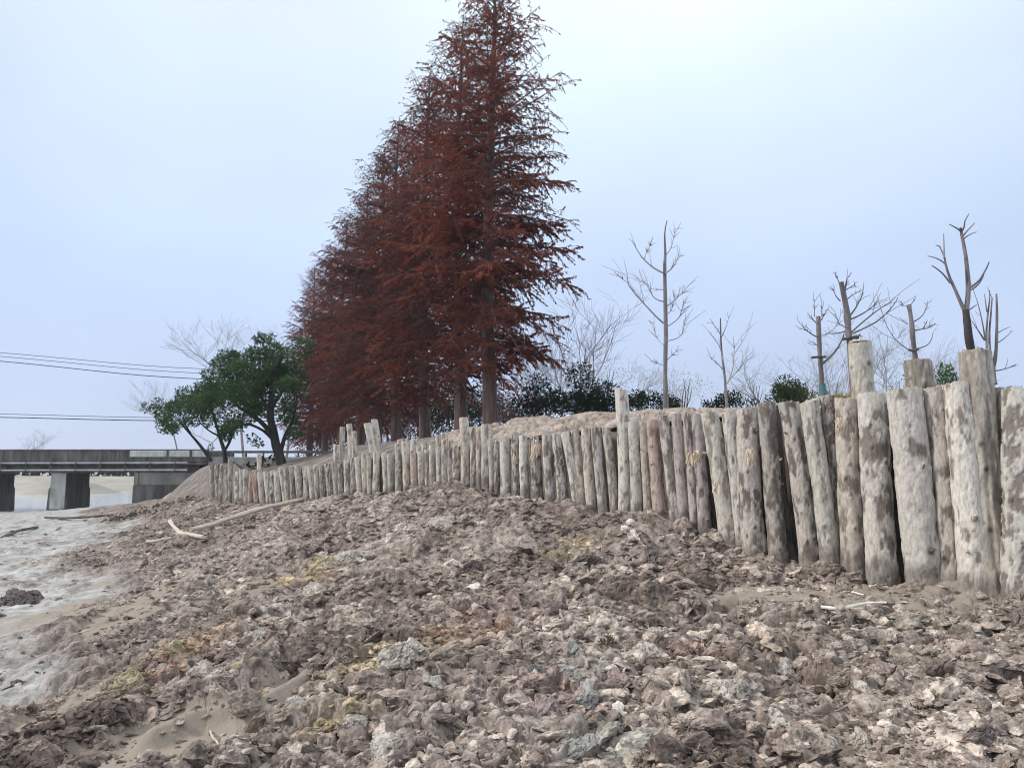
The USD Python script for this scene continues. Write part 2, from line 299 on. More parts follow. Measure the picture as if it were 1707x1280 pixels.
# x top, y top, x bottom, y bottom, width (pixels), push back (m), tone, style
LOGS = [
 (1900,630,1890,1040,60,0,'grey',1), (1835,640,1830,1030,52,0,'mud',0), (1770,650,1768,1010,54,0,'grey',0),
 (1702,652,1702,992,54,0,'flaky',1), (1672,648,1688,980,26,.16,'grey',0), (1624,588,1663,984,46,.05,'bark',2), (1596,642,1625,985,44,-.02,'pale',0),
 (1557,648,1584,975,33,.03,'mud',0), (1507,651,1541,970,54,0,'grey',0), (1486,665,1505,952,24,.22,'dark',0), (1454,658,1474,960,46,0,'grey',0), (1411,665,1428,948,39,.02,'beige',0),
 (1379,660,1399,940,26,.10,'mud',1), (1348,670,1383,938,32,0,'pale',0), (1314,673,1350,938,36,.02,'mud',0), (1290,676,1322,932,20,.22,'dark',0), (1278,672,1299,930,31,.04,'mud',0), (1246,683,1262,921,40,0,'mud',0),
 (1214,688,1240,909,26,.05,'grey',0), (1183,689,1215,909,32,0,'olive',0), (1166,692,1190,895,16,.2,'dark',0), (1162,690,1175,884,22,.02,'mauve',0), (1146,690,1157,881,19,.04,'mauve',0), (1127,692,1141,871,18,.03,'mauve',0),
 (1105,693,1125,870,20,0,'grey',0), (1088,702,1103,869,22,.02,'red',0), (1073,703,1082,856,16,.06,'beige',0), (1056,704,1062,859,20,0,'pale',0), (1036,650,1041,858,23,.02,'pale',0),
 (1010,713,1024,851,16,.06,'olive',0), (993,713,1007,851,17,0,'grey',0), (976,715,987,849,18,.02,'beige',0), (958,717,974,836,15,.09,'beige',0), (942,722,962,843,16,0,'pale',0), (927,723,938,837,17,.03,'grey',1),
 (911,725,919,836,17,0,'grey',0), (890,730,895,832,19,.02,'mud',1), (872,727,877,829,16,0,'pale',0), (858,722,862,824,14,.04,'mud',1), (841,728,844,828,18,-.03,'pale',0), (828,735,830,821,11,.10,'mud',1),
 (817,732,819,816,11,.06,'mud',0), (808,708,811,813,14,.02,'pale',0), (799,714,801,812,12,.06,'beige',0), (789,712,789,812,13,.02,'beige',1), (773,697,775,811,17,-.03,'beige',0),
 (760,744,761,809,13,.02,'pale',1), (749,735,752,808,12,.15,'mud',1), (741,742,743,808,12,.02,'olive',1), (731,745,732,809,11,.03,'pale',0), (720,752,722,815,11,0,'pale',0), (711,750,713,813,9,.03,'beige',0), (701,752,704,815,12,0,'pale',0),
 (688,751,690,815,12,.02,'red',0), (675,737,677,816,13,0,'beige',0), (663,740,664,818,11,.04,'pale',1), (650,757,652,822,11,0,'olive',0), (640,755,642,822,10,.02,'pale',0)]
_r = np.random.default_rng(5)
_x = 629.0
while _x > 414:
    _w = 10.5 + _r.uniform(-1.5, 2.0) - (629 - _x) * 0.006
    _yt = np.interp(_x, [414, 445, 480, 520, 560, 600, 630], [787, 786, 779, 776, 770, 762, 757]) + _r.normal(0, 2.2)
    _yb = np.interp(_x, [414, 440, 500, 560, 600, 630], [841, 840, 836, 829, 826, 826])
    tone = 'red' if 414 < _x < 434 else _r.choice(['pale', 'beige', 'grey', 'mud', 'olive'], p=[.34, .26, .2, .14, .06])
    LOGS.append((_x - _r.uniform(0, 5), _yt, _x + _r.uniform(-2, 3), _yb, _w, _r.uniform(-.02, .06), str(tone), int(_r.random() < .25)))
    _x -= _w * 0.93
_x = 411.0
while _x > 354:
    _yt = 784 + _r.normal(0, 2) if _x > 393 else np.interp(_x, [363, 370, 380, 393], [777, 775, 768, 765]) + _r.normal(0, 2)
    LOGS.append((_x + _r.uniform(-2, 2), _yt, _x + _r.uniform(-2, 2), np.interp(_x, [363, 411], [830, 840]), 8.6 + _r.uniform(-1, 1.5), _r.uniform(-.03, .05), str(_r.choice(['olive', 'grey', 'pale'])), int(_r.random() < .3)))
    _x -= 8.0
# second row of logs standing a little behind
BACK = [(731,725,732,790,12,.5,'beige',0), (708,738,709,790,11,.55,'pale',0), (690,733,691,790,12,.6,'pale',0), (612,706,630,790,13,.6,'pale',0), (590,720,592,790,9,.5,'beige',0), (582,707,584,790,10,.55,'beige',0),
        (571,712,572,790,9,.6,'pale',0), (562,742,563,790,12,.35,'pale',0), (742,733,742,790,12,.5,'beige',0), (720,742,721,790,11,.45,'pale',0), (699,744,700,790,10,.45,'olive',0), (667,733,668,790,11,.5,'beige',0)]

# ------------------------------------------------------------------ terrain in front of the palisade
ctrl = [(853,1280,3.2),(1500,1280,3.1),(1900,1280,3.0),(400,1280,3.35),(0,1280,3.75),(-300,1280,4.1),(853,1700,1.75),(1700,1700,1.7),(0,1700,2.0),(-400,1700,2.1),(2200,1700,1.7),
        (853,1100,4.6),(853,1000,6.0),(853,900,8.3),(1500,1100,4.15),(1600,1010,5.1),(1300,1000,5.6),(1150,950,6.7),(2000,1100,3.9),(2100,1010,4.3),(1100,1100,4.45),
        (620,1100,4.75),(620,1000,6.5),(620,900,9.6),(400,1100,5.05),(400,1000,7.2),(400,900,12.0),(300,890,14.5),(200,1100,5.7),(200,1000,8.8),(200,900,17.0),(250,870,23.0),
        (0,1150,5.9),(0,1000,10.3),(0,900,20.5),(0,868,32.0),(-300,1150,6.0),(-300,1000,10.6),(-300,900,21.),(105,851,43.),(-100,856,43.),(250,838,40.),(300,832,36.),(340,836,27.),(-500,870,36.),(350,822,30.)]
cp = [unproj(*c) for c in ctrl]
for (xt, yt, xb, yb, w, back, tone, st) in LOGS:
    if back < .05:
        p = unproj(xb, yb, fence_D(xb)); cp.append(p)
        cp.append(p + p * [.16 / 1, .10, 0] * 1.0)
cp = np.array(cp)
# beyond the river bank the bed drops under the water
for x in (-60, -40, -25, -12):
    cp = np.vstack([cp, [[x, 56, .35], [x, 70, .0]]])
sc = lambda P: np.stack([P[:, 0], P[:, 1]], 1) / np.maximum(2.0, P[:, 1:2]) ** 0.5
rbf = RBFInterpolator(np.column_stack([cp[:, 0] / (cp[:, 1] + 2.0), np.log(cp[:, 1] + 1.0)]), cp[:, 2], smoothing=2e-4, kernel='thin_plate_spline')
_gu, _gl = np.linspace(-1.6, 1.6, 220), np.linspace(math.log(1.8), math.log(75), 260)
_Z = rbf(np.stack(np.meshgrid(_gu, _gl, indexing='ij'), -1).reshape(-1, 2)).reshape(220, 260)
_base = RegularGridInterpolator((_gu, _gl), _Z, bounds_error=False, fill_value=None)
def base_z(x, y):
    return _base(np.stack([np.clip(x / (y + 2.0), -1.6, 1.6), np.clip(np.log(y + 1.0), _gl[0], _gl[-1])], -1))

def in_poly_soft(x, y, px_pts, soft):
    import shapely
    P = shapely.Polygon([unproj(a, b, c)[:2] for a, b, c in px_pts])
    d = shapely.distance(shapely.points(x, y), P)
    return 1 - sstep(0, soft, d)

def plates(x, y, size, seed, warp, tilt, amp, crack):
    """broken clods: each Voronoi cell is a tilted facet of its own height, with a cleft round it"""
    wx = x + warp * (fbm2(x / size * .9, y / size * .9, 2, seed + 31) - .5)
    wy = y + warp * (fbm2(x / size * .9 + 50, y / size * .9, 2, seed + 37) - .5)
    gx, gy = wx / size, wy / size
    ix, iy = np.floor(gx), np.floor(gy)
    F1 = np.full(x.shape, 9.0); F2 = np.full(x.shape, 9.0); Zc = np.zeros(x.shape)
    for dx in (-1, 0, 1):
        for dy in (-1, 0, 1):
            cx, cy = ix + dx, iy + dy
            ax, ay = cx + hash2(cx, cy, seed), cy + hash2(cx, cy, seed + 1)
            d = (gx - ax) ** 2 + (gy - ay) ** 2
            z = (hash2(cx, cy, seed + 2) - .5) * 2 * amp + ((gx - ax) * (hash2(cx, cy, seed + 3) - .5) + (gy - ay) * (hash2(cx, cy, seed + 4) - .5)) * 2 * tilt
            near = d < F1
            F2 = np.where(near, F1, np.minimum(F2, d))
            Zc = np.where(near, z, Zc)
            F1 = np.where(near, d, F1)
    e = np.sqrt(F2) - np.sqrt(F1)
    return Zc * size - crack * size * (1 - sstep(0.0, .22, e))

def hit_base(px, py):
    D = np.exp(np.linspace(np.log(1.9), np.log(45), 700))
    p = unproj(np.full(700, px), np.full(700, py), D)
    k = np.argmax(p[:, 2] < base_z(p[:, 0], p[:, 1]))
    return (px, py, float(D[k]) if k else 20.0)
SMOOTH = [[hit_base(*q) for q in P] for P in (
    [(226, 1194), (305, 1161), (377, 1151), (496, 1104), (500, 1108), (471, 1143), (413, 1183), (359, 1219), (252, 1251), (108, 1273), (47, 1276), (144, 1233), (198, 1240)],
    [(0, 1036), (54, 1014), (119, 1007), (172, 964), (182, 964), (151, 1010), (90, 1046), (0, 1066)], [(172, 1021), (234, 1000), (316, 945), (327, 951), (252, 1016), (172, 1060), (144, 1074)],
    [(22, 1208), (90, 1183), (136, 1158), (155, 1162), (90, 1199), (29, 1224)], [(1200, 985), (1480, 975), (1720, 992), (1560, 1010), (1300, 1000)], [(380, 985), (470, 950), (490, 962), (400, 1012)])]

def ground(x, y, want_masks=False):
    z0 = base_z(x, y)
    wet = sstep(1.62, 1.38, z0 + .25 * (fbm2(x * .8, y * .8, 4, 71) - .5)) * sstep(2.2, 3.5, y)
    sm = np.zeros(x.shape)
    for k, P in enumerate(SMOOTH):
        m = in_poly_soft(x + .25 * (fbm2(x * 2.5, y * 2.5, 3, 81) - .5), y + .25 * (fbm2(x * 2.5 + 9, y * 2.5, 3, 82) - .5), P, .14)
        sm = np.maximum(sm, m * (0.95, .85, .85, .85, .75, .7)[k])
    rough = (1 - .45 * wet) * (1 - .92 * sm)
    big = fbm2(x * .75, y * .75, 3, 1) - .5
    patch = sstep(.35, .62, fbm2(x * 1.1 + 4, y * 1.1, 3, 13))
    z = z0 + (.24 * big + .12 * (fbm2(x * 1.5 - y * .6 + 3, y * .7 + x * .3, 2, 17) - .5)) * (1 - .5 * wet) * sstep(.9, 0, np.abs(sm))
    z = z + rough * (.9 * plates(x, y, .42, 101, .40, .34, .12, .10) * (.25 + .75 * patch) + .9 * plates(x, y, .18, 201, .19, .46, .13, .14) + .8 * plates(x, y, .08, 301, .08, .46, .16, .14))
    z = z + rough * .050 * (fbm2(x * 7, y * 7, 3, 41, .55) - .5) + .008 * (fbm2(x * 10, y * 5, 2, 43) - .5)
    # plough-like ridges across the wet flats
    z = z + wet * .20 * (fbm2(x * .9 + y * .25, y * 1.9 - x * .5, 4, 51, .55) - .5)
    z = z - .10 * in_poly_soft(x, y, SMOOTH[0], .25)
    import shapely
    lip = shapely.LineString([unproj(*c)[:2] for c in [(250,1182,4.0),(330,1160,4.2),(430,1142,4.28),(505,1100,4.62)]])
    z = z + .10 * np.exp(-(shapely.distance(shapely.points(x, y + .02 - .06), lip) / .07) ** 2)
    if want_masks:
        return z, wet, np.clip(sm, 0, 1)
    return z

fx = np.linspace(-300, 2150, 400)
fence_pts = unproj(fx, 800, fence_D(np.clip(fx, 330, 2150)))  # plan only
NC, NR = 1050, 800
u = np.linspace(-.82, .80, NC)   # x / y of each column
pxs = u * FPX + W / 2
dmax = np.where(pxs > 366, np.interp(pxs, _dx, _dd) + .30, np.interp(pxs, [300, 366], [62.0, 23.8]))
T0 = np.linspace(0, 1, NR - 110)
dnear = np.minimum(dmax, 23.8)
Dg = np.exp(np.log(1.75) + T0[:, None] * (np.log(dnear) - np.log(1.75))[None, :])
T1 = np.linspace(0, 1, 111)[1:, None]
Dg = np.vstack([Dg, dnear + T1 ** 1.2 * np.maximum(dmax - dnear, .02)[None, :]])
GX, GY = Dg * u[None, :], Dg
GZ, wet_, sm_ = ground(GX.ravel(), GY.ravel(), True)
GZ = GZ.reshape(NR, NC)
_g = gaussian_filter(GZ, (5, 9))
_lim = .045 + .008 * GY
GZ = _g + _lim * np.tanh((GZ - _g) / _lim)
GZ = gaussian_filter(GZ, (.75, 1.5)).ravel()
_x, _y = GX.ravel(), GY.ravel()
def _crease(f, sd, w):
    n_ = fbm2(_x * f + .35 * fbm2(_x * f * 1.7, _y * f * 1.7, 2, sd + 1), _y * f * 1.15, 2, sd)
    return np.exp(-((n_ - .5) / w) ** 2)
_soft = (1 - .75 * wet_) * (1 - sm_)
GZ = GZ - _soft * (.030 * _crease(5.0, 611, .022) + .016 * _crease(11.0, 621, .03) * sstep(9, 5, _y))
# loose soil banked up unevenly against the feet of the logs
_fd = np.broadcast_to((np.interp(pxs, _dx, _dd) - .17)[None, :], GY.shape).ravel() - _y
GZ = GZ + np.where(np.broadcast_to(pxs[None, :] > 356, GY.shape).ravel(), .10 * np.exp(-(_fd / .13) ** 2) * (fbm2(_x * 3.5, _y * 3.5, 3, 631) - .22), 0)
# crumbling edges lean out over the clefts: the surface is also pushed sideways
_k = (1 - .8 * wet_) * (1 - .9 * sm_) * sstep(1.75, 2.2, GY.ravel())
OX = _k * (.022 * (fbm2(GX.ravel() * 10, GY.ravel() * 10, 2, 401, .5) - .5) + .030 * (fbm2(GX.ravel() * 4, GY.ravel() * 4, 2, 403) - .5))
OY = _k * (.035 * (fbm2(GX.ravel() * 9, GY.ravel() * 9, 2, 405, .5) - .5) - .45 * (GZ - gaussian_filter(GZ.reshape(NR, NC), (9, 9)).ravel()) * sstep(9.0, 4.0, GY.ravel()))
gp = put('mud_bank', (np.column_stack([GX.ravel() + OX, GY.ravel() + OY, GZ]), grid_faces(NR, NC)), M_MUD, smooth=False, color=np.column_stack([wet_, sm_, 0 * wet_]))
tag(gp, 'churned grey brown mud sloping from the log palisade down to the river', 'mud', kind='structure')

# ------------------------------------------------------------------ bank behind the palisade
TOPPX = np.array([330, 363, 393, 413, 440, 480, 560, 640, 700, 800, 900, 1000, 1100, 1250, 1400, 1550, 1700, 2150])
TOPPY = np.array([800, 778, 770, 789, 789, 781, 772, 758, 752, 742, 728, 716, 706, 690, 674, 660, 662, 640])
def bank_z(px, D, s):
    """height of the bank s metres behind the palisade in the direction of picture column px"""
    zt = unproj(px, np.interp(px, TOPPX, TOPPY), fence_D(px))[..., 2] - .03
    heap = np.interp(px, [440, 600, 700, 790, 860, 950, 1150, 1250, 1330, 1500, 2150], [.06, .25, .32, .38, .42, .38, .22, .14, .08, .05, .05])
    z = zt + heap * sstep(0.0, 2.6, s)
    far = CZ + np.interp(px, [330, 450, 520, 600, 850, 1250, 1500, 2150], [.22, .24, .45, .75, .95, .85, .70, .6])
    return z + (far - z) * sstep(2.0, 7.0, s)
cols = np.concatenate([np.linspace(248, 372, 60), np.linspace(374, 2150, 520)])
ss = np.concatenate([[0.0, .001], .02 + np.linspace(0, 1, 150) ** 2.2 * 160])
PX, S = np.meshgrid(cols, ss, indexing='ij')
S = np.where((PX < 345) & (S > 40), 40 + (S - 40) * .02, S)
D0 = fence_D(PX) + .22
Y = D0 + S
X = (PX - W / 2) / FPX * Y
Zb = bank_z(PX, Y, S) + .10 * (fbm2(X * 1.2, Y * 1.2, 4, 91) - .5) * sstep(0, .5, S) + .03 * (fbm2(X * 7, Y * 7, 4, 92, .6) - .5)
edge = sstep(262, 356, PX) * (sstep(-1.0, 5.0, S) * (1 - sstep(348, 362, PX)) + sstep(348, 362, PX))
low = np.minimum(base_z(X.ravel(), Y.ravel()).reshape(X.shape), Zb) - .12
Zb = low + (Zb - low) * edge
Zb[:, 0] -= 2.2
vb = np.column_stack([X.ravel(), Y.ravel(), Zb.ravel()])
bank = put('bank_top', (vb, grid_faces(len(cols), len(ss))), M_BANK, smooth=40)
tag(bank, 'brown soil bank held back by the log palisade', 'bank', kind='structure')

# ------------------------------------------------------------------ far country
far = []
n = 70
gx, gy = np.meshgrid(np.linspace(-700, 900, n), np.concatenate([np.linspace(96, 140, 20), np.linspace(150, 1500, n - 20)]), indexing='ij')
gz = .55 + 1.55 * sstep(98, 112, gy + 6 * (fbm2(gx * .05, gy * .05, 3, 7) - .5)) + 1.2 * (fbm2(gx * .03, gy * .03, 4, 8) - .5)
gz = np.where(gy < 97, .2, gz)
fg = put('far_ground', (np.column_stack([gx.ravel(), gy.ravel(), gz.ravel()]), grid_faces(n, n, True)), M_FAR, smooth=True)
tag(fg, 'flat far land beyond the river', 'land', kind='structure')
wv = np.array([[-400, 38, .62], [160, 38, .62], [160, 104, .62], [-400, 104, .62]], float)
tag(put('river_water', (wv, np.array([[0, 1, 2], [0, 2, 3]])), M_WATER), 'pale grey river water seen under the bridge', 'river', kind='structure')

# ------------------------------------------------------------------ logs of the palisade
TONE = {'grey': ((.455, .415, .365), (.165, .135, .115)), 'pale': ((.53, .485, .42), (.22, .18, .15)), 'beige': ((.50, .435, .365), (.21, .165, .13)), 'mud': ((.41, .365, .32), (.135, .108, .09)),
        'dark': ((.10, .085, .078), (.05, .04, .038)), 'olive': ((.45, .412, .35), (.22, .19, .155)), 'mauve': ((.38, .33, .305), (.16, .12, .11)), 'red': ((.40, .31, .255), (.22, .13, .10)),
        'bark': ((.40, .36, .30), (.15, .125, .105)), 'flaky': ((.50, .465, .41), (.22, .185, .16))}

def log_mesh(pb, pt, r0, tone, style, seed, fine):
    r = np.random.default_rng(seed)
    ax = pt - pb
    L = np.linalg.norm(ax); ax /= L
    pb2 = pb - ax * .35
    L2 = L + .35
    nr, nc = int(np.clip(L2 / (.028 / fine), 18, 150)), int(np.clip(2 * np.pi * r0 / (.018 / fine), 14, 64))
    a = np.linspace(0, 2 * np.pi, nc, endpoint=False)
    h = np.linspace(0, L2, nr)
    A, Hh = np.meshgrid(a, h, indexing='xy')
    ca, sa = np.cos(A) * 1.5, np.sin(A) * 1.5
    o = seed * 7.31
    # seamless noise round the log: sample on two sheets and blend
    def ring(fu, fh, oc, sd, g=.5):
        n1 = fbm2(A / (2 * np.pi) * fu + o, Hh * fh, oc, sd, g)
        n2 = fbm2((A / (2 * np.pi) - 1) * fu + o, Hh * fh, oc, sd, g)
        wgt = sstep(.75, 1.0, A / (2 * np.pi))
        return n1 * (1 - wgt) + n2 * wgt
    lump = ring(4, 2.2, 3, 1) - .5
    fis = ring(14, 2.6, 3, 2, .6) - .5
    fiss = np.abs(ring(11, 1.7, 3, 3, .55) - .5) * 2
    flake = ring(9, 7.0, 4, 4, .6) if style != 1 else ring(17, 11.0, 4, 4, .65)
    R = r0 * (1.04 - .08 * Hh / L2) * (1 + .10 * lump + .085 * fis)
    mud, drk = (np.array(c) * r.uniform(.80, 1.08) for c in TONE[tone])
    thr = r.uniform(-.10, .05)
    k = sstep(.42, .58, flake + .18 * fis)
    if style == 2:      # thick furrowed bark
        R = R * (.97 + .13 * sstep(.05, .35, fiss))
        k = np.clip(.35 + .65 * sstep(.06, .30, fiss), 0, 1) * (.6 + .4 * k)
    elif style == 1:    # scaling bark
        R = R * (1 + .09 * (sstep(.46, .52, flake) - .5))
        k = sstep(.44, .53, flake)
    else:
        R = R * (1 + .06 * (k - .5))
        k = .10 + .90 * sstep(.36 + thr, .50 + thr, flake + .14 * fis)
    col = drk + (mud - drk) * k[..., None]
    # knots: short swellings with a dark heart
    knots = []
    for _ in range(r.integers(5, 11)):
        ka, kh = np.pi / 2 + r.normal(0, .8) + math.atan2(pb[0], pb[1]), r.uniform(.42, L2 - .08)
        da = (A - ka + np.pi) % (2 * np.pi) - np.pi
        dist = np.sqrt((da * r0) ** 2 + ((Hh - kh) * .75) ** 2)
        rad = r0 * r.uniform(.09, .26)
        R = R + r0 * .13 * np.exp(-(dist / (rad * 1.5)) ** 2) - r0 * .16 * np.exp(-(dist / (rad * .55)) ** 2)
        kk = np.exp(-(dist / (rad * .8)) ** 2) * r.uniform(.6, 1.0)
        col = col * (1 - kk[..., None]) + np.array((.055, .042, .036)) * kk[..., None]
        knots.append((ka % (2 * np.pi), kh, rad))
    # wet mud left on the foot, with a ragged upper edge
    foot = sstep(.09, -.02, Hh - .35 - .10 * r.random() * (1 + 0 * A) - .16 * (ring(6, 2.0, 3, 9) - .45))
    col = col * (1 - .7 * foot[..., None]) + np.array((.14, .115, .10)) * .7 * foot[..., None]
    R = R * (1 + .05 * foot)
    e1 = np.cross(ax, [0, 1.0, 0]); e1 /= np.linalg.norm(e1)
    e2 = np.cross(e1, ax) * -1
    bend = r.normal(0, .012, 2) * L
    bx = np.sin(Hh / L2 * np.pi)
    P = pb2 + Hh[..., None] * ax + (np.cos(A) * R + bx * bend[0])[..., None] * e1 + (np.sin(A) * R + bx * bend[1])[..., None] * e2
    # the sawn top: not quite square to the log
    tilt = r.normal(0, .10, 2)
    topz = (np.cos(a) * tilt[0] + np.sin(a) * tilt[1]) * r0 + .006 * r.normal(size=nc)
    P[-1] += topz[:, None] * ax
    inner = P[-1] * .93 + P[-1].mean(0) * .07 + ax * .004
    mid = P[-1] * .5 + P[-1].mean(0) * .5 + ax * .004 + r.normal(0, .002, (nc, 3))
    v = np.vstack([P.reshape(-1, 3), inner, mid, P[-1].mean(0)[None] + ax * .003])
    b = nr * nc
    v = np.vstack([v[:b], P[-1], v[b:]]); b = b + nc
    f = [np.stack([(i * nc + np.arange(nc)), i * nc + (np.arange(nc) + 1) % nc, (i + 1) * nc + (np.arange(nc) + 1) % nc, (i + 1) * nc + np.arange(nc)], 1) for i in list(range(nr - 1)) + [nr, nr + 1]]
    f = np.vstack(f)
    f = np.vstack([f[:, [0, 1, 2]], f[:, [0, 2, 3]], np.stack([(nr + 2) * nc + np.arange(nc), (nr + 2) * nc + (np.arange(nc) + 1) % nc, np.full(nc, len(v) - 1)], 1)])
    top = np.tile(np.array((.36, .30, .24)), (nc * 3 + 1, 1)) * r.uniform(.8, 1.15)
    c = np.vstack([col.reshape(-1, 3), top])
    return v, f[:, ::-1], c, (P, A, Hh, R, knots, e1, e2, ax, pb2)

pal_o = unproj(1000, 850, fence_D(1000))
palisade = thing('log_palisade', pal_o, 'long palisade of upright bark-covered logs driven side by side along the muddy bank', 'palisade')
random.seed(4)
for i, (xt, yt, xb, yb, w, back, tone, st) in enumerate(LOGS + BACK):
    D = float(fence_D(xb)) + back * (1 if i < len(LOGS) else 1.0)
    Db = D - (.06 if i < len(LOGS) else 0)
    pb = unproj(xb, yb, Db)
    if i >= len(LOGS):
        pt = unproj(xt, yt, D)
        pb = np.array([unproj(xb, yb, D)[0], D, pt[2] - 1.0])
    else:
        pt = unproj(xt, yt, D + random.uniform(-.01, .05))
    r0 = w / FPX * math.hypot(D, pb[0]) / 2 * (.90 if D < 8 else .95)
    fine = 2.0 if xb > 1150 else 1.4 if xb > 800 else .8
    v, f, c, info = log_mesh(pb, pt, r0, tone, st, 100 + i, fine)
    lab = None
    if tone == 'red': lab = 'reddish log'
    if (xt, yt) == (1624, 588): lab = 'tall log with deeply furrowed bark rising above its neighbours'
    if (xt, yt) == (1036, 650): lab = 'tall pale log rising above its neighbours'
    if (xt, yt) == (773, 697): lab = 'tall beige log'
    if tone == 'flaky': lab = 'log with flaking whitish bark'
    lg = put('log', (v, f), M_LOG, palisade, smooth=True, origin=pal_o, color=c, label=lab)
    # snapped branch stubs standing out of some knots on the nearer logs
    if xb > 830 and i < len(LOGS):
        P, A, Hh, R, knots, e1, e2, ax, pb2 = info
        for ka, kh, rad in knots:
            if random.random() < .22:
                dirn = math.cos(ka) * e1 + math.sin(ka) * e2
                base = pb2 + ax * kh + dirn * r0 * .93
                tip = base + (dirn * random.uniform(.25, .5) + ax * random.uniform(.05, .3)) * r0
                tv = tube([base, base * .5 + tip * .5, tip], [rad * .55, rad * .46, rad * .40], 7)
                put('knot_stub', tv, M_STUB if random.random() < .6 else M_WOOD, lg, origin=pal_o)
# torn splinters of bare wood on three logs
logs_by_key = {}
def splinter(idx, px, py, n, spread, length, seed):
    lg = stage.GetPrimAtPath(str(palisade.GetPath()) + '/log' + (f'_{idx:03d}' if idx else ''))
    r = np.random.default_rng(seed)
    xb, w, back = LOGS[idx][2], LOGS[idx][4], LOGS[idx][5]
    D = float(fence_D(xb)) + back - .06 - w / FPX * 7 * .48
    parts = []
    for k in range(n * 3):
        p0 = unproj(px + r.normal(0, spread * .5), py + r.normal(0, spread * .5), D - .012)
        d = np.array([r.normal(0, .26), -.12 - r.random() * .22, -1 if r.random() < .5 else 1.0]); d /= np.linalg.norm(d)
        l = length * r.uniform(.35, 1.0); wd = .0085 * r.uniform(.5, 1.6)
        parts.append(tube([p0 - d * l * .5, p0, p0 + d * l * .5], [wd * .9, wd, wd * .15], 4))
    put('splintered_wood', join(parts), M_WOOD, lg, origin=pal_o)
splinter(21, 1158, 762, 9, 7, .16, 1); splinter(22, 1150, 765, 5, 4, .14, 2); splinter(17, 1250, 762, 8, 6, .14, 3); splinter(36, 893, 748, 7, 8, .22, 4); splinter(11, 1398, 705, 5, 4, .10, 5); splinter(38, 858, 765, 3, 2, .16, 6)
splinter(19, 1192, 812, 4, 4, .12, 7)

# tall single logs standing behind the row
for (xt, yt, xb, yb, w, D, tone, st, lab) in [
        (1433, 571, 1446, 700, 36, 7.1, 'olive', 0, 'grey flat-topped log post standing behind the palisade in front of a cut-topped sapling'),
        (1529, 603, 1541, 700, 44, 6.6, 'bark', 2, 'short thick furrowed log post with dark top edge behind the palisade'),
        (432, 757, 433, 800, 8, 21.5, 'pale', 0, 'slim pale post standing alone behind the reddish logs'),
        (624, 700, 640, 800, 12, 16.6, 'beige', 0, 'leaning pale post beside the redwood trunks'),]:
    pt = unproj(xt, yt, D); pb = unproj(xb, yb, D)
    t_ = thing('log_post', pb, lab, 'post')
    v, f, c, info = log_mesh(pb, pt, w / FPX * D / 2, tone, st, 900 + int(xt), 1.7 if D < 10 else .9)
    put('trunk', (v, f), M_LOG, t_, smooth=True, origin=pb, color=c)
    put('sawn_top', tube([pt + [0, 0, .002], pt + [0, 0, .012]], [w / FPX * D / 2 * .9] * 2, 16), M_STUB if 'dark' in lab else M_WOOD, t_, origin=pb)

# crumpled cloth laid over the soil heap behind the logs
cc = np.linspace(742, 1300, 420)
sv = np.concatenate([np.linspace(-.02, .3, 26), np.linspace(.33, 3.0, 90)])
PX, S = np.meshgrid(cc, sv, indexing='ij')
D0 = fence_D(PX) + .18
Y = D0 + S
X = (PX - W / 2) / FPX * Y
pillow = lambda n_, k_: 1 - (1 - np.minimum(np.abs(n_ - .5) * 2 * k_, 1)) ** 2
ridge = 1 - np.abs(fbm2(X * 2.6 + .4 * fbm2(X * 5, Y * 5, 2, 68), Y * 2.6, 2, 61) - .5) * 5
ridge2 = 1 - np.abs(fbm2(X * 5 + 3, Y * 4.2, 3, 63) - .5) * 4
lum = fbm2(X * 1.4, Y * 1.4, 2, 62)
Zc = bank_z(PX, Y, np.maximum(S - .1, 0)) + .05 + sstep(0, .35, S) * (.14 * (lum - .4) + .15 * pillow(fbm2(X * 3.0 + .6 * fbm2(X * 4, Y * 4, 2, 68), Y * 2.4 + .5 * fbm2(X * 4 + 7, Y * 4, 2, 70), 2, 61), 2.6) + .06 * pillow(fbm2(X * 8 + .5 * fbm2(X * 9, Y * 9, 2, 69), Y * 6, 3, 63), 2.2) - .17) + .018 * (fbm2(X * 9, Y * 9, 3, 64) - .5)
front = sstep(.10, -.02, S)
Zc = Zc + .02 * front - .035 * front * fbm2(X * 12, Y * 3, 3, 66)
vt = np.column_stack([X.ravel(), Y.ravel(), Zc.ravel()])
fcl = grid_faces(len(cc), len(sv))
nb = trimesh.Trimesh(vt, fcl, process=False).vertex_normals
v2 = np.vstack([vt, vt - nb * .008])
nv = len(vt); nC, nS = len(cc), len(sv)
rim = np.concatenate([np.arange(nS), np.arange(1, nC) * nS + nS - 1, (nC - 1) * nS + np.arange(nS - 2, -1, -1), np.arange(nC - 2, 0, -1) * nS])
rn = np.roll(rim, -1)
f2 = np.vstack([fcl, fcl[:, ::-1] + nv, np.stack([rim, rim + nv, rn + nv], 1), np.stack([rim, rn + nv, rn], 1)])
tag(put('geotextile_sheet', (v2, f2), M_CLOTH, smooth=60), 'crumpled tan cloth covering the soil heap behind the middle of the palisade', 'cloth')
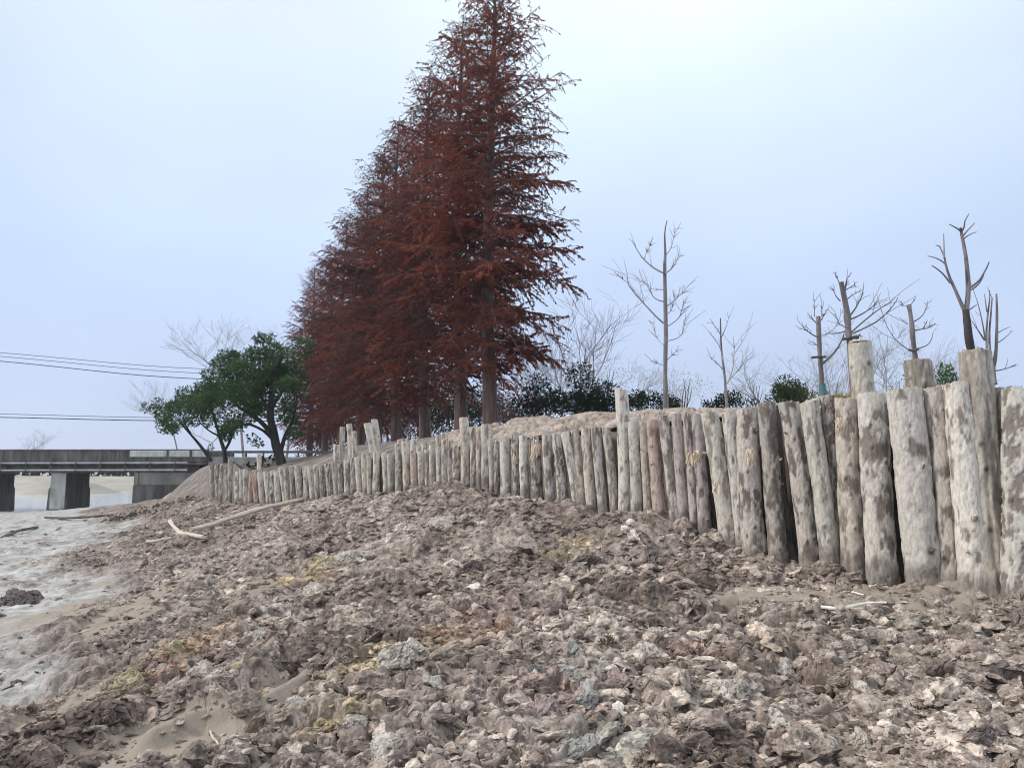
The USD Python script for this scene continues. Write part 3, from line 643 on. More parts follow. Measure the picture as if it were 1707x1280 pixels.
# the thin pale hem of cloth that shows above the log tops to the right
cc = np.linspace(1295, 1690, 260)
PXh, Sh = np.meshgrid(cc, np.array([-.01, .02, .06, .12, .22]), indexing='ij')
Yh = fence_D(PXh) + .14 + Sh
Xh = (PXh - W / 2) / FPX * Yh
Zh = bank_z(PXh, Yh, Sh * 0) + .045 + .03 * (fbm2(Xh * 4, Yh, 3, 67) - .5) - .02 * (Sh < 0)
put_h = np.column_stack([Xh.ravel(), Yh.ravel(), Zh.ravel()]); fh = grid_faces(len(cc), 5)
v3 = np.vstack([put_h, put_h - [0, 0, .007]]); nv = len(put_h)
ri = np.arange(len(cc) - 1) * 5
f3 = np.vstack([fh, fh[:, ::-1] + nv, np.stack([ri, ri + nv, ri + 5 + nv], 1), np.stack([ri, ri + 5 + nv, ri + 5], 1)])
tag(put('cloth_hem', (v3, f3), M_CLOTH), 'thin frayed cloth edge lying along the log tops at the right', 'cloth')

# ------------------------------------------------------------------ dawn redwoods
def redwood(seed, H, nbr, spray, dens, width=1.05, trunk_r=.21):
    r = np.random.default_rng(seed)
    tz = np.linspace(-.4, H, 26)
    sway = np.column_stack([.10 * np.sin(tz * .35 + seed), .10 * np.cos(tz * .29 + seed * 2)])
    tp = np.column_stack([sway - sway[1], tz])
    tr = trunk_r * (1 - np.clip(tz / H, 0, 1)) ** .85 * (1 + .28 * np.exp(-np.clip(tz + .1, 0, 9) / .45)) + .012
    ctr = lambda z: np.column_stack([np.interp(z, tz, tp[:, 0]), np.interp(z, tz, tp[:, 1])])
    trunk = tube(tp, tr, 14)
    prof = lambda t: np.interp(t, [0, .10, .16, .22, .30, .38, .44, .52, .66, .82, .93, 1.0], [.6, .9, 1.5, 2.25, 2.6, 2.85, 2.75, 2.5, 2.0, 1.25, .60, .05]) * width
    limbs, P, Dr, Ln = [], [], [], []
    for i in range(nbr):
        tt = .125 + .865 * ((i + r.random()) / nbr) ** .92
        z0 = tt * H
        az = i * 2.39996 + r.normal(0, .35)
        L = prof(tt) * np.clip(r.normal(.84, .14), .5, 1.0)
        up = math.radians(np.interp(tt, [.19, .4, .7, 1], [-4, 16, 36, 54]) + np.clip(r.normal(-2, 18), -32, 16))
        s = np.linspace(0, 1, 7)
        rad = L * s
        zz = z0 + L * (np.tan(up) * s * .8 - .40 * (1.05 - tt) * s ** 2.2 + .06 * s ** 3)
        c0 = ctr(np.array([z0]))[0]
        w = np.cumsum(r.normal(0, .05, 7)) * s
        bp = np.column_stack([c0[0] + np.cos(az) * rad - np.sin(az) * w, c0[1] + np.sin(az) * rad + np.cos(az) * w, zz])
        limbs.append(tube(bp, np.interp(s, [0, 1], [.011 + .013 * L, .005]), 4, caps=False))
        nt = int(5 + L * 7.5)
        lush = np.clip(r.lognormal(-.12, .55), .18, 2.0)
        for k in range(nt):
            ts = .16 + .84 * (k + r.random()) / nt
            p0 = np.array([np.interp(ts, s, bp[:, j]) for j in range(3)])
            side = 1 if k % 2 else -1
            a2 = az + side * math.radians(r.uniform(25, 80)) if ts < .93 else az + r.normal(0, .3)
            l2 = (.22 + .34 * L * (1 - ts * .72)) * r.uniform(.6, 1.15)
            e = p0 + np.array([np.cos(a2) * l2, np.sin(a2) * l2, l2 * r.uniform(-1.0, .35)])
            m = (p0 + e) / 2 + np.array([0, 0, .06 * l2])
            limbs.append(tube([p0, m, e], [.006, .005, .003], 3, caps=False))
            bare = dens * np.interp(tt, [.19, .45, .75, 1], [1.05, 1.05, .42, .18])
            n = r.poisson(max(.6, l2 * spray * bare * lush))
            q = r.random(n)[:, None]
            base = np.where(q < .5, p0 + (m - p0) * q * 2, m + (e - m) * (q - .5) * 2)
            d = np.column_stack([np.cos(a2) + r.normal(0, .7, n), np.sin(a2) + r.normal(0, .7, n), r.normal(-.95, .5, n)])
            d /= np.linalg.norm(d, axis=1, keepdims=True)
            P.append(base); Dr.append(d); Ln.append(r.uniform(.045, .125, n))
    P, Dr, Ln = np.vstack(P), np.vstack(Dr), np.concatenate(Ln)
    lv = leaf_quads(P, Dr, Ln, Ln * r.uniform(.20, .38, len(Ln)), r)
    return trunk, join(limbs), lv

def copy_of(src, loc, rotz, scale, label, group=None):
    x = UsdGeom.Xform.Define(stage, numbered('/World', src.GetName().rstrip('0123456789').rstrip('_')))
    x.GetPrim().GetReferences().AddInternalReference(src.GetPath())
    x.GetPrim().SetInstanceable(True)
    x.ClearXformOpOrder()
    x.AddTranslateOp().Set(Gf.Vec3d(*map(float, loc)))
    x.AddRotateZOp().Set(math.degrees(rotz))
    x.AddScaleOp().Set(Gf.Vec3f(*map(float, scale)))
    was = src.GetCustomData()
    tag(x, label, was.get('category'), group or was.get('group'))
    return x.GetPrim()

ROW = [(818, 22.0, 1.0, 'tallest dawn redwood, nearest of the row, its top cut off by the picture edge'),
       (768, 25.2, .99, 'dawn redwood second from the right in the row, just left of the tallest one'),
       (708, 28.6, 1.0, 'dawn redwood third from the right in the row'),
       (660, 32.2, .98, 'dawn redwood fourth from the right in the row'),
       (627, 36.0, 1.0, 'dawn redwood fifth from the right in the row'),
       (600, 40.5, 1.0, 'dawn redwood fourth from the left end of the row'),
       (568, 45.5, 1.0, 'dawn redwood third from the left end of the row'),
       (540, 50.5, .98, 'dawn redwood second from the left end of the row'),
       (515, 56.0, 1.0, 'farthest dawn redwood at the left end of the row, beside the green tree')]
G_RED = 'dawn redwoods in autumn red standing in a row on the bank'
protos = []
for k, (seed, Hr, nbr, spray, dens, mt) in enumerate([(3, 14.9, 230, 105, 1.0, M_RED), (8, 14.9, 190, 80, 1.05, M_REDD), (21, 14.7, 190, 80, 1.1, M_RED)]):
    px, D, sc_, lab = ROW[k]
    b = unproj(px, 785, D); b[2] = CZ + np.interp(px, [500, 600, 850], [.45, .75, .95])
    t_ = thing('dawn_redwood', b, lab, 'tree', G_RED)
    trunk, limbs, lv = redwood(seed, Hr, nbr, spray, dens)
    put('trunk', trunk, M_BARKR, t_, smooth=True)
    put('branches', limbs, M_BARKR, t_)
    put('crown', lv, mt, t_)
    protos.append(t_)
for k, (px, D, sc_, lab) in enumerate(ROW[3:]):
    b = unproj(px, 785, D); b[2] = CZ + np.interp(px, [500, 600, 850], [.45, .75, .95])
    copy_of(protos[1 + k % 2], b, 1.3 + k * 2.1, (1.06, 1.06, sc_), lab)

# ------------------------------------------------------------------ trees and saplings drawn limb by limb
def curve(pts, D, jit=0.0, n=10, r=None):
    q = np.array(pts, float)
    # limbs of one tree share one smooth field of depth, so that they stay joined
    dep = D + jit * 2.2 * D / 8 * (fbm2(q[:, 0] * .035 + 3, q[:, 1] * .03, 2, 55) - .5) if jit else D + 0 * q[:, 0]
    p = unproj(q[:, 0], q[:, 1], dep)
    if len(p) == 2:
        return np.vstack([p[0], (p[0] + p[1]) / 2, p[1]])
    t = np.arange(len(p)); tt = np.linspace(0, len(p) - 1, n)
    from scipy.interpolate import PchipInterpolator
    return PchipInterpolator(t, p)(tt)

def sapling(label, D, trunk, w0, w1, branches, tmat=M_BARKG, bmat=M_BARKG, twigs=6, seed=0, name='sapling', tie=None, wrap=None, cat='sapling', group=None):
    r = np.random.default_rng(seed)
    o = curve(trunk, D, .10, 14)[0]
    t_ = thing(name, o, label, cat, group)
    m = D / FPX
    tc = curve(trunk, D, .10, 14)
    put('trunk', tube(tc, np.linspace(w0, w1, len(tc)) * m / 2 * (1 + .08 * r.normal(size=len(tc))), 9), tmat, t_, smooth=50, origin=o)
    for pts, w in branches:
        c = curve(pts, D, .10, 9, r)
        parts = [tube(c, np.linspace(w, w * .45, len(c)) * m / 2, 5)]
        for _ in range(r.poisson(twigs * 1.1)):
            k = r.integers(len(c) // 3, len(c))
            d = c[-1] - c[0]; l = np.linalg.norm(d); d = d / l + r.normal(0, .55, 3) + [0, 0, .25]
            e = c[k] + d * l * r.uniform(.15, .4)
            parts.append(tube([c[k], (c[k] + e) / 2 + r.normal(0, .01, 3), e], np.array([1.1, .9, .6]) * m / 2, 3, caps=False))
        put('branch', join(parts), bmat, t_, origin=o)
    if tie:
        put('tie', tube(curve(tie, D - .02, 0, 3), [w1 * m * .30] * 3, 6), M_STICKD, t_, origin=o)
    if wrap:
        put('wrap', tube(curve(wrap, D, 0, 3), [w0 * m * .78, w0 * m * .72, w0 * m * .6], 10), M_BLUECLOTH, t_, smooth=50, origin=o, label='teal cloth wrap')
    return t_

sapling('forked dark sapling with cut ends rising behind the tallest furrowed log', 8.0, [(1626, 640), (1622, 600), (1614, 555), (1610, 518)], 15, 11,
        [([(1610, 522), (1614, 470), (1610, 430), (1603, 392), (1601, 380)], 9), ([(1609, 522), (1595, 490), (1582, 460), (1574, 428)], 7), ([(1574, 430), (1573, 390)], 3), ([(1575, 430), (1567, 412), (1560, 409)], 3),
         ([(1577, 441), (1562, 431), (1546, 427)], 3), ([(1584, 472), (1568, 453), (1553, 443)], 3.5), ([(1616, 480), (1632, 468), (1642, 452), (1649, 437)], 4.5), ([(1617, 484), (1630, 475), (1640, 459)], 3),
         ([(1602, 386), (1592, 379), (1582, 374)], 3), ([(1603, 386), (1608, 372), (1615, 357)], 3.5), ([(1605, 394), (1615, 382), (1625, 372)], 3), ([(1606, 399), (1617, 391), (1628, 387)], 2.5), ([(1612, 519), (1628, 508)], 3), ([(1611, 478), (1609, 450)], 2.5)],
        tmat=M_BARKD, bmat=M_BARKG, twigs=0, seed=1)
sapling('cluster of thin bare upright stems just right of the tallest furrowed log', 9.0, [(1659, 640), (1657, 610), (1661, 575), (1662, 530), (1661, 490)], 7, 3,
        [([(1652, 605), (1649, 560), (1652, 520), (1654, 497)], 4.5), ([(1645, 590), (1645, 540), (1649, 505), (1649, 484)], 4), ([(1642, 567), (1637, 535), (1629, 502)], 3), ([(1641, 567), (1630, 550), (1620, 535)], 3),
         ([(1662, 556), (1672, 550), (1684, 545)], 2), ([(1662, 572), (1674, 564), (1686, 553)], 2), ([(1658, 618), (1675, 615), (1694, 607)], 2.5), ([(1645, 520), (1641, 490)], 2.5)], twigs=1, seed=2, name='stem_cluster', cat='shrub')
sapling('cut-topped sapling with many right-hand side branches beside the flat-topped log post', 10.0, [(1424, 680), (1419, 600), (1413, 535), (1402, 470)], 13, 8.5,
        [([(1408, 486), (1412, 464)], 4), ([(1409, 484), (1424, 475)], 2), ([(1411, 500), (1421, 492), (1432, 486)], 2.5), ([(1415, 529), (1430, 507), (1439, 488)], 3.4), ([(1416, 533), (1441, 521), (1463, 503)], 3),
         ([(1420, 553), (1454, 524), (1482, 505)], 3), ([(1421, 556), (1467, 532), (1486, 513), (1497, 496)], 3), ([(1401, 502), (1394, 494), (1390, 485)], 2.4), ([(1410, 552), (1391, 556), (1376, 556)], 2.4), ([(1399, 472), (1393, 457)], 2),
         ([(1418, 548), (1398, 538), (1392, 520)], 1.6), ([(1422, 560), (1438, 560)], 1.6)], twigs=5, seed=3, tie=[(1404, 566), (1418, 563), (1431, 563)])
sapling('slim cut-topped sapling with a teal wrap at its foot left of the flat-topped log post', 10.5, [(1373, 680), (1370, 640), (1366, 580), (1364, 528)], 9, 7.4,
        [([(1361, 561), (1350, 555), (1337, 543)], 2.6), ([(1360, 538), (1350, 527)], 2.4), ([(1369, 534), (1376, 521)], 2.2), ([(1358, 528), (1357, 504)], 1.7), ([(1370, 528), (1370, 505)], 1.7), ([(1372, 606), (1392, 586), (1402, 570), (1407, 556)], 4),
         ([(1368, 560), (1390, 548), (1402, 522)], 1.4), ([(1370, 580), (1352, 570)], 1.4)], twigs=4, seed=4, tie=[(1353, 596), (1364, 595), (1377, 595)], wrap=[(1374, 676), (1373, 660), (1370, 640)])
sapling('cut-topped sapling rising behind the short furrowed log post', 9.5, [(1529, 640), (1526, 600), (1521, 555), (1515, 509)], 9.5, 7,
        [([(1524, 536), (1539, 524), (1544, 507)], 2.3), ([(1525, 551), (1542, 548), (1559, 539)], 2.6), ([(1539, 547), (1546, 534)], 2), ([(1528, 581), (1548, 573), (1555, 556)], 2.3), ([(1520, 586), (1488, 560), (1473, 528)], 2),
         ([(1518, 509), (1526, 497)], 1.6), ([(1513, 541), (1503, 533)], 1.4), ([(1514, 512), (1498, 506)], 1.3)], twigs=4, seed=5, tie=[(1514, 583), (1523, 585), (1531, 582)])
sapling('tall thin bare sapling with long upcurved branches standing alone right of the redwoods', 19.0, [(1110, 690), (1109, 620), (1110, 546), (1108, 448), (1109, 422), (1108, 392), (1112, 368)], 9, 1.6,
        [([(1106, 455), (1089, 446), (1073, 432), (1054, 402)], 3.4), ([(1109, 455), (1121, 446), (1131, 428)], 3), ([(1110, 425), (1120, 409), (1125, 381)], 2), ([(1106, 539), (1078, 511), (1047, 472), (1045, 454)], 3.2),
         ([(1107, 503), (1089, 495), (1081, 477), (1065, 466)], 2.2), ([(1110, 512), (1127, 498), (1147, 477)], 1.9), ([(1111, 545), (1134, 525), (1140, 498)], 1.9), ([(1112, 568), (1137, 556), (1143, 524)], 1.8), ([(1106, 483), (1087, 482)], 1.6),
         ([(1107, 526), (1120, 515), (1124, 490)], 1.6), ([(1106, 575), (1094, 560), (1090, 540)], 1.5), ([(1112, 600), (1128, 585)], 1.5), ([(1107, 610), (1085, 600)], 1.5), ([(1073, 432), (1083, 410)], 1.5), ([(1047, 472), (1030, 460)], 1.3)],
        twigs=9, seed=6, bmat=M_TWIG)
sapling('small bare sapling with forked thin stems in the gap right of the tall thin sapling', 15.0, [(1213, 690), (1209, 640), (1203, 586), (1201, 530)], 5.5, 2,
        [([(1203, 562), (1195, 548), (1187, 538)], 2), ([(1204, 560), (1210, 545), (1215, 530)], 2), ([(1212, 640), (1222, 610), (1224, 580)], 2.4), ([(1224, 590), (1240, 565), (1248, 548)], 1.6), ([(1208, 620), (1195, 605), (1185, 598)], 1.8),
         ([(1210, 640), (1228, 620), (1246, 600)], 1.8), ([(1205, 600), (1198, 575), (1186, 560)], 1.6)], twigs=5, seed=7, bmat=M_TWIG)

# bare winter trees farther off
def bare_tree(seed, H, spread=.42, depth=5):
    r = np.random.default_rng(seed)
    parts, trunk = [], None
    def grow(p, d, L, rad, lev):
        nonlocal trunk
        n = 4
        pts = [p]
        dd = d.copy()
        for k in range(n):
            dd = dd + r.normal(0, .10, 3) + [0, 0, .05]; dd /= np.linalg.norm(dd)
            pts.append(pts[-1] + dd * L / n)
        t = tube(pts, np.linspace(rad, rad * .62, n + 1), 6 if lev == 0 else 3, caps=False)
        if lev == 0: trunk = t
        else: parts.append(t)
        if lev < depth:
            for k in range(r.integers(3, 5) if lev < depth - 1 else r.integers(2, 4)):
                a = r.uniform(.3, 1.0)
                i = min(n, int(1 + a * (n - 1) + .5)) if lev else n - r.integers(0, 2)
                q = dd + r.normal(0, spread * 1.5, 3); q[2] = abs(q[2]) * .6 + .25; q /= np.linalg.norm(q)
                grow(pts[i], q, L * r.uniform(.55, .85), max(rad * .52, .0045), lev + 1)
    grow(np.array([0, 0, -.9]), np.array([0, 0, 1.0]), H * .28 + .9, H * .011, 0)
    return trunk, join(parts)
G_BARE = 'bare winter trees in the background'
BARE = [(408, 46, 2.4, 525, 'leafless tree with fine grey twigs showing above the green tree'), (300, 58, .5, 615, 'pale leafless tree left of the green tree above the bridge end'), (955, 36, .9, 492, 'leafless tree with fine twigs at the right flank of the redwoods'),
        (1035, 44, .8, 572, 'low leafless tree between the redwoods and the tall thin sapling'), (1292, 48, .8, 560, 'pale leafless tree left of the round green bush'), (1470, 36, .7, 520, 'leafless tree between the two cut log posts'),
        (1560, 34, .7, 560, 'leafless tree left of the forked dark sapling'), (1160, 50, .8, 590, 'pale leafless tree right of the tall thin sapling'), (50, 95, .4, 712, 'far leafless tree above the bridge parapet at the left edge'), (900, 48, .9, 540, 'leafless tree half hidden behind the tallest redwood'),
        (355, 52, .5, 640, 'leafless tree behind the slim stem of the green tree'), (1400, 40, .7, 545, 'leafless tree behind the slim sapling with the teal wrap'), (470, 50, .5, 545, 'leafless tree between the green tree and the redwoods')]
bproto = []
for k, (px, D, dz, ytop, lab) in enumerate(BARE):
    b = unproj(px, 785, D); b[2] = CZ + dz * (1 if px > 420 else .6)
    Ht = unproj(px, ytop, D)[2] - b[2]
    if k < 3:
        t_ = thing('bare_tree', b, lab, 'tree', G_BARE)
        tr_, br_ = bare_tree(40 + k, 6.0)
        top = br_[0][:, 2].max()
        f_ = Ht / top
        put('trunk', (tr_[0] * f_, tr_[1]), M_TWIG, t_, smooth=True); put('twigs', (br_[0] * f_, br_[1]), M_TWIG, t_)
        bproto.append((t_, Ht))
    else:
        s_, h_ = bproto[k % 3]
        copy_of(s_, b, k * 1.7, (Ht / h_ * 1.0,) * 3, lab)

# ------------------------------------------------------------------ evergreen tree at the palisade's far end
def blob(px, py, rpx, D, n, r, squash=.8):
    c = unproj(px, py, D); R = rpx * D / FPX
    d = r.normal(size=(n, 3)); d /= np.linalg.norm(d, axis=1, keepdims=True)
    rad = R * (.35 + .72 * r.random(n) ** .7)[:, None] * (1 + .25 * (fbm2(d[:, 0] * 2 + px, d[:, 2] * 2 + py, 2, 5) - .5))[:, None]
    p = c + d * rad * [1, 1, squash]
    q = d + r.normal(0, .8, (n, 3)); q[:, 2] -= .1
    return p, q / np.linalg.norm(q, axis=1, keepdims=True)
def crown(blobs, D, dens, leaf, r, spread=1.0):
    P, Q = [], []
    sub = []
    for px, py, rp in blobs:
        for _ in range(4 if rp > 12 and dens > 1000 else 1):
            sub.append((px + r.normal(0, rp * .42), py + r.normal(0, rp * .36), rp * r.uniform(.48, .72)) if rp > 12 and dens > 1000 else (px, py, rp))
    for px, py, rp in sub:
        n = int(dens * (rp * D / FPX) ** 2)
        p, q = blob(px, py, rp, D + r.normal(0, spread), n, r)
        P.append(p); Q.append(q)
    P, Q = np.vstack(P), np.vstack(Q)
    L = leaf * r.uniform(.6, 1.3, len(P))
    return leaf_quads(P, Q, L, L * .5, r)

r_ = np.random.default_rng(77)
def limb_tree(label, D, limbs, blobs, dens, leaf, trunk_mat=M_BARKD, leaf_mat=M_GREEN, cat='tree', name='evergreen_tree'):
    o = unproj(*limbs[0][0][0], D)
    t_ = thing(name, o, label, cat)
    for k, (pts, w0, w1) in enumerate(limbs):
        c = curve(pts, D, .10, 10, r_)
        put('trunk' if k == 0 else 'limb', tube(c, np.linspace(w0, w1, len(c)) * D / FPX / 2, 9 if k == 0 else 6), trunk_mat, t_, smooth=50, origin=o)
    put('crown', crown(blobs, D, dens, leaf, r_), leaf_mat, t_, origin=o)
limb_tree('spreading dark green evergreen tree with thick forked trunk at the far end of the palisade', 23.0,
          [([(473, 790), (468, 768), (457, 728), (450, 690), (455, 640), (470, 590)], 19, 7), ([(457, 730), (440, 708), (418, 690), (400, 680), (380, 655)], 10, 3), ([(462, 742), (436, 716), (412, 707), (390, 712), (372, 722)], 6, 2.5), ([(468, 752), (477, 722), (488, 700), (495, 660)], 8, 3),
           ([(450, 690), (430, 650), (410, 610)], 7, 2), ([(452, 680), (480, 640), (505, 610)], 7, 2)],
          [(402, 622, 34), (375, 642, 34), (435, 590, 30), (425, 640, 40), (440, 562, 16), (385, 595, 20), (455, 625, 42), (480, 600, 42), (500, 640, 26), (410, 680, 30), (440, 680, 28), (478, 690, 26), (490, 720, 16), (395, 700, 24), (470, 655, 40), (395, 602, 24), (418, 655, 28), (421, 730, 9), (430, 738, 8), (360, 668, 24)], 3200, .085)
limb_tree('lower green evergreen tree leaning left over the bridge end', 25.0,
          [([(378, 785), (375, 762), (372, 745), (366, 727), (358, 700), (350, 670)], 9, 3), ([(374, 752), (386, 728), (388, 712), (392, 690)], 5, 2), ([(352, 768), (338, 748), (325, 732), (308, 713), (296, 698)], 6, 2.4), ([(318, 722), (308, 705), (305, 692)], 3, 1.5), ([(366, 727), (345, 715), (330, 700)], 3.5, 1.5)],
          [(255, 682, 17), (280, 690, 24), (275, 706, 17), (300, 668, 20), (325, 660, 26), (345, 645, 24), (310, 700, 16), (340, 690, 26), (335, 670, 24), (365, 690, 20), (370, 715, 16), (375, 728, 13), (282, 716, 11), (355, 625, 18), (362, 605, 14), (352, 745, 5)], 3200, .082)

# bushes and undergrowth
def bush(name, label, D, blobs, dens, leaf, m, cat='bush', squash=.8, group=None):
    px, py, rp = blobs[0]
    o = unproj(px, py, D); o[2] -= rp * D / FPX
    t_ = thing(name, o, label, cat, group)
    put('foliage', crown(blobs, D, dens, leaf, r_, .6), m, t_, origin=o)
    st = []
    for _ in range(5):
        a = o + r_.normal(0, .12, 3) * [1, 1, 0] - [0, 0, .4]; b = o + [r_.normal(0, .35), r_.normal(0, .35), rp * D / FPX * r_.uniform(.8, 1.3)]
        st.append(tube([a, (a + b) / 2 + r_.normal(0, .05, 3), b], [.03, .022, .01], 5))
    put('stems', join(st), M_BARKD, t_, origin=o)
bush('round_bush', 'rounded olive green bush above the log tops left of the teal-wrapped sapling', 22, [(1322, 650, 30), (1305, 655, 22), (1340, 656, 24), (1325, 668, 28)], 2600, .08, M_BUSHL)
bush('evergreen_bush', 'small dark green bush between the furrowed post and the tallest furrowed log', 15, [(1582, 625, 22), (1596, 640, 20), (1574, 640, 18), (1588, 655, 22)], 2600, .07, M_GREEN)
bush('evergreen_bush', 'dark evergreen bush behind the cloth heap nearest the tallest redwood trunk', 30, [(905, 662, 34), (880, 670, 30), (930, 668, 34), (905, 690, 40)], 1300, .115, M_BUSH)
bush('evergreen_bush', 'wide dark evergreen bush behind the middle of the cloth heap', 31, [(985, 650, 38), (960, 660, 30), (1012, 658, 34), (1040, 670, 30), (985, 685, 44)], 1300, .115, M_BUSH)
bush('evergreen_bush', 'dark evergreen bush behind the foot of the tall thin sapling', 32, [(1095, 668, 26), (1070, 675, 24), (1118, 676, 22)], 1300, .115, M_BUSH)
bush('evergreen_bush', 'low dark bush behind the small forked sapling', 28, [(1205, 668, 22), (1185, 674, 18), (1228, 674, 20)], 1300, .105, M_BUSH)
so = unproj(1401, 672, 8.5); n = 420
sp = so + r_.normal(0, .055, (n, 3)) * [1.3, 1, .1]
sq = r_.normal(0, .42, (n, 3)) + [0, 0, 1.0]; sq /= np.linalg.norm(sq, axis=1, keepdims=True)
tuft = thing('straw_tuft', so, 'yellowish dry grass tuft on the bank right of the teal-wrapped sapling', 'grass tuft')
put('blades', leaf_quads(sp, sq, r_.uniform(.06, .15, n), r_.uniform(.006, .012, n), r_), M_STRAW, tuft, origin=so)
for k, (px, py, rp, D, lab) in enumerate([(700, 672, 46, 60, 'dark thicket seen between the third and second redwood trunks'), (750, 670, 42, 56, 'dark thicket seen just left of the tallest redwood trunk'), (648, 690, 40, 62, 'dark thicket behind the trunks in the middle of the redwood row'),
        (590, 700, 40, 64, 'dark thicket behind the left trunks of the redwood row'), (530, 715, 34, 62, 'dark thicket between the green tree and the redwood row'), (800, 668, 42, 54, 'dark thicket directly behind the tallest redwood trunk'), (850, 672, 36, 52, 'dark thicket showing right of the tallest redwood trunk')]):
    bush('thicket', lab, D, [(px, py, rp), (px - rp * .6, py + 14, rp * .8), (px + rp * .6, py + 14, rp * .8), (px, py + 40, rp)], 420, .18, M_BUSH if k % 2 else M_REDD, cat='thicket')
for k, (px, py, rp, D, lab) in enumerate([(890, 625, 34, 44, 'pale dry shrub at the right edge of the redwood crown'), (1010, 622, 30, 46, 'pale dry shrub behind the wide evergreen bush'), (1140, 640, 32, 44, 'pale dry shrub between the tall thin sapling and the small forked sapling'),
        (1265, 650, 32, 42, 'pale dry shrub left of the round olive bush'), (1385, 640, 26, 40, 'pale dry shrub behind the teal-wrapped sapling'), (1500, 640, 24, 36, 'pale dry shrub between the two log posts'), (1690, 660, 24, 26, 'pale dry shrub at the right picture edge')]):
    bush('dry_shrub', lab, D, [(px, py, rp), (px - rp, py + 10, rp * .8), (px + rp, py + 8, rp * .8)], 230, .085, M_PALE, cat='shrub')
bush('hedge_bush', 'grey green bush at the foot of the forked evergreen trunk', 24, [(448, 775, 18), (430, 780, 16), (415, 785, 14)], 700, .13, M_BUSH)

# ------------------------------------------------------------------ the bridge
YB = 45.0
def bz(py, D=YB): return float(unproj(0, py, D)[2])
def bxx(px, D=YB): return float(unproj(px, 700, D)[0])
bo = np.array([bxx(105), YB, .5])
bridge = thing('road_bridge', bo, 'weathered concrete road bridge with two pipes along its side, at the left', 'bridge')
xl, xr = bxx(-420), bxx(349)
def bpart(name, m, mt, label=None, parent=bridge, smooth=False): return put(name, m, mt, parent, origin=bo, label=label, smooth=smooth)
def bevel(c0, c1, b=.03):
    import manifold3d as mf
    lo, hi = np.minimum(c0, c1), np.maximum(c0, c1)
    pts = []
    for ax in range(3):
        l, h = lo + b, hi - b
        l[ax], h[ax] = lo[ax], hi[ax]
        pts += [[(l, h)[i][0], (l, h)[j][1], (l, h)[k][2]] for i in (0, 1) for j in (0, 1) for k in (0, 1)]
    m = trimesh.convex.convex_hull(np.array(pts))
    return np.array(m.vertices), np.array(m.faces)
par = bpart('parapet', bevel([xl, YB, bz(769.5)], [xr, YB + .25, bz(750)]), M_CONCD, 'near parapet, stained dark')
for a, b in ((220, 281), (285.5, 319), (323.5, 347)):
    bpart('panel', bevel([bxx(a), YB - .05, bz(761.5)], [bxx(b), YB + .02, bz(750.8)], .012), M_CONCP, 'pale parapet panel', par)
for a in range(-380, 221, 62):
    bpart('parapet_joint', bevel([bxx(a), YB - .012, bz(769)], [bxx(a + 1.2), YB + .02, bz(750.2)], .003), M_STEEL, None, par)
bpart('coping', bevel([xl, YB - .04, bz(750)], [xr, YB + .29, bz(748.6)], .012), M_CONC)
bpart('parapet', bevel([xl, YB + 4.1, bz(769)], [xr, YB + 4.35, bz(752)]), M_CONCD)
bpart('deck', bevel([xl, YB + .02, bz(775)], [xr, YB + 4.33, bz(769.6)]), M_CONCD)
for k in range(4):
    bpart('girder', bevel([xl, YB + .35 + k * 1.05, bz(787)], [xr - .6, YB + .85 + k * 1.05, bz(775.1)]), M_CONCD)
for py, rr in ((771.2, .045), (783.2, .05)):
    z = bz(py, YB - .14)
    pp = bpart('pipe', tube([[xl, YB - .14, z], [(xl + xr) / 2, YB - .14, z - .02], [bxx(318), YB - .14, z]], rr, 10), M_PIPE, smooth=50)
    for a in range(-400, 318, 41):
        bpart('bracket', bevel([bxx(a), YB - .20, z - .09], [bxx(a) + .05, YB + .34, z - .05], .006), M_STEEL, None, pp)
        bpart('bracket', bevel([bxx(a), YB - .22, z - .09], [bxx(a) + .05, YB - .195, bz(py - 8.)], .006), M_STEEL, None, pp)
def pier(pxr, label=None):
    x1 = bxx(pxr, YB + .4); x0 = x1 - .90
    lo_ = np.array([[x0 - .20, YB + .38], [x1 + .06, YB + .38], [x1 + .06, YB + 3.05], [x0 - .20, YB + 3.05]]); hi_ = np.array([[x0, YB + .4], [x1, YB + .4], [x1, YB + 2.9], [x0, YB + 2.9]])
    zz = [-.2, bz(816), bz(811), bz(787.3)]
    rings = [np.column_stack([lo_, np.full(4, zz[0])]), np.column_stack([lo_ * .5 + hi_ * .5, np.full(4, zz[1])]), np.column_stack([hi_, np.full(4, zz[2])]), np.column_stack([hi_, np.full(4, zz[3])])]
    v = np.vstack(rings); f = []
    for i in range(3):
        for j in range(4):
            a, b = i * 4 + j, i * 4 + (j + 1) % 4
            f += [[a, b, b + 4], [a, b + 4, a + 4]]
    f += [[12, 13, 14], [12, 14, 15]]
    p_ = bpart('pier', (v, np.array(f)), M_CONCD, label)  # dark body paints in the shade under the deck; paler slab its lit end
    bpart('pale_face', bevel([x0 + .01, YB + .375, bz(849)], [x1 - .02, YB + .42, bz(789.2)], .01), M_CONCP, 'end face of the pier, daylight put into its paler colour', p_)
    bpart('pier_cap', bevel([x0 - .07, YB + .33, bz(788.9)], [x1 + .07, YB + 3.0, bz(787.05)], .01), M_CONC, None, p_)
for px in (117, -14, -145, -276):
    pier(px)
xa = bxx(229, YB + .4)
ab = bpart('abutment', bevel([xa, YB + .4, bz(809)], [xa + 6.5, YB + 4.2, bz(787.2)]), M_CONC)
bpart('footing', bevel([xa - .02, YB + .3, -.3], [xa + 6.6, YB + 4.3, bz(809.1)]), M_CONCD, 'dark lower half of the abutment', ab)  # lower half in darker concrete than the wall above
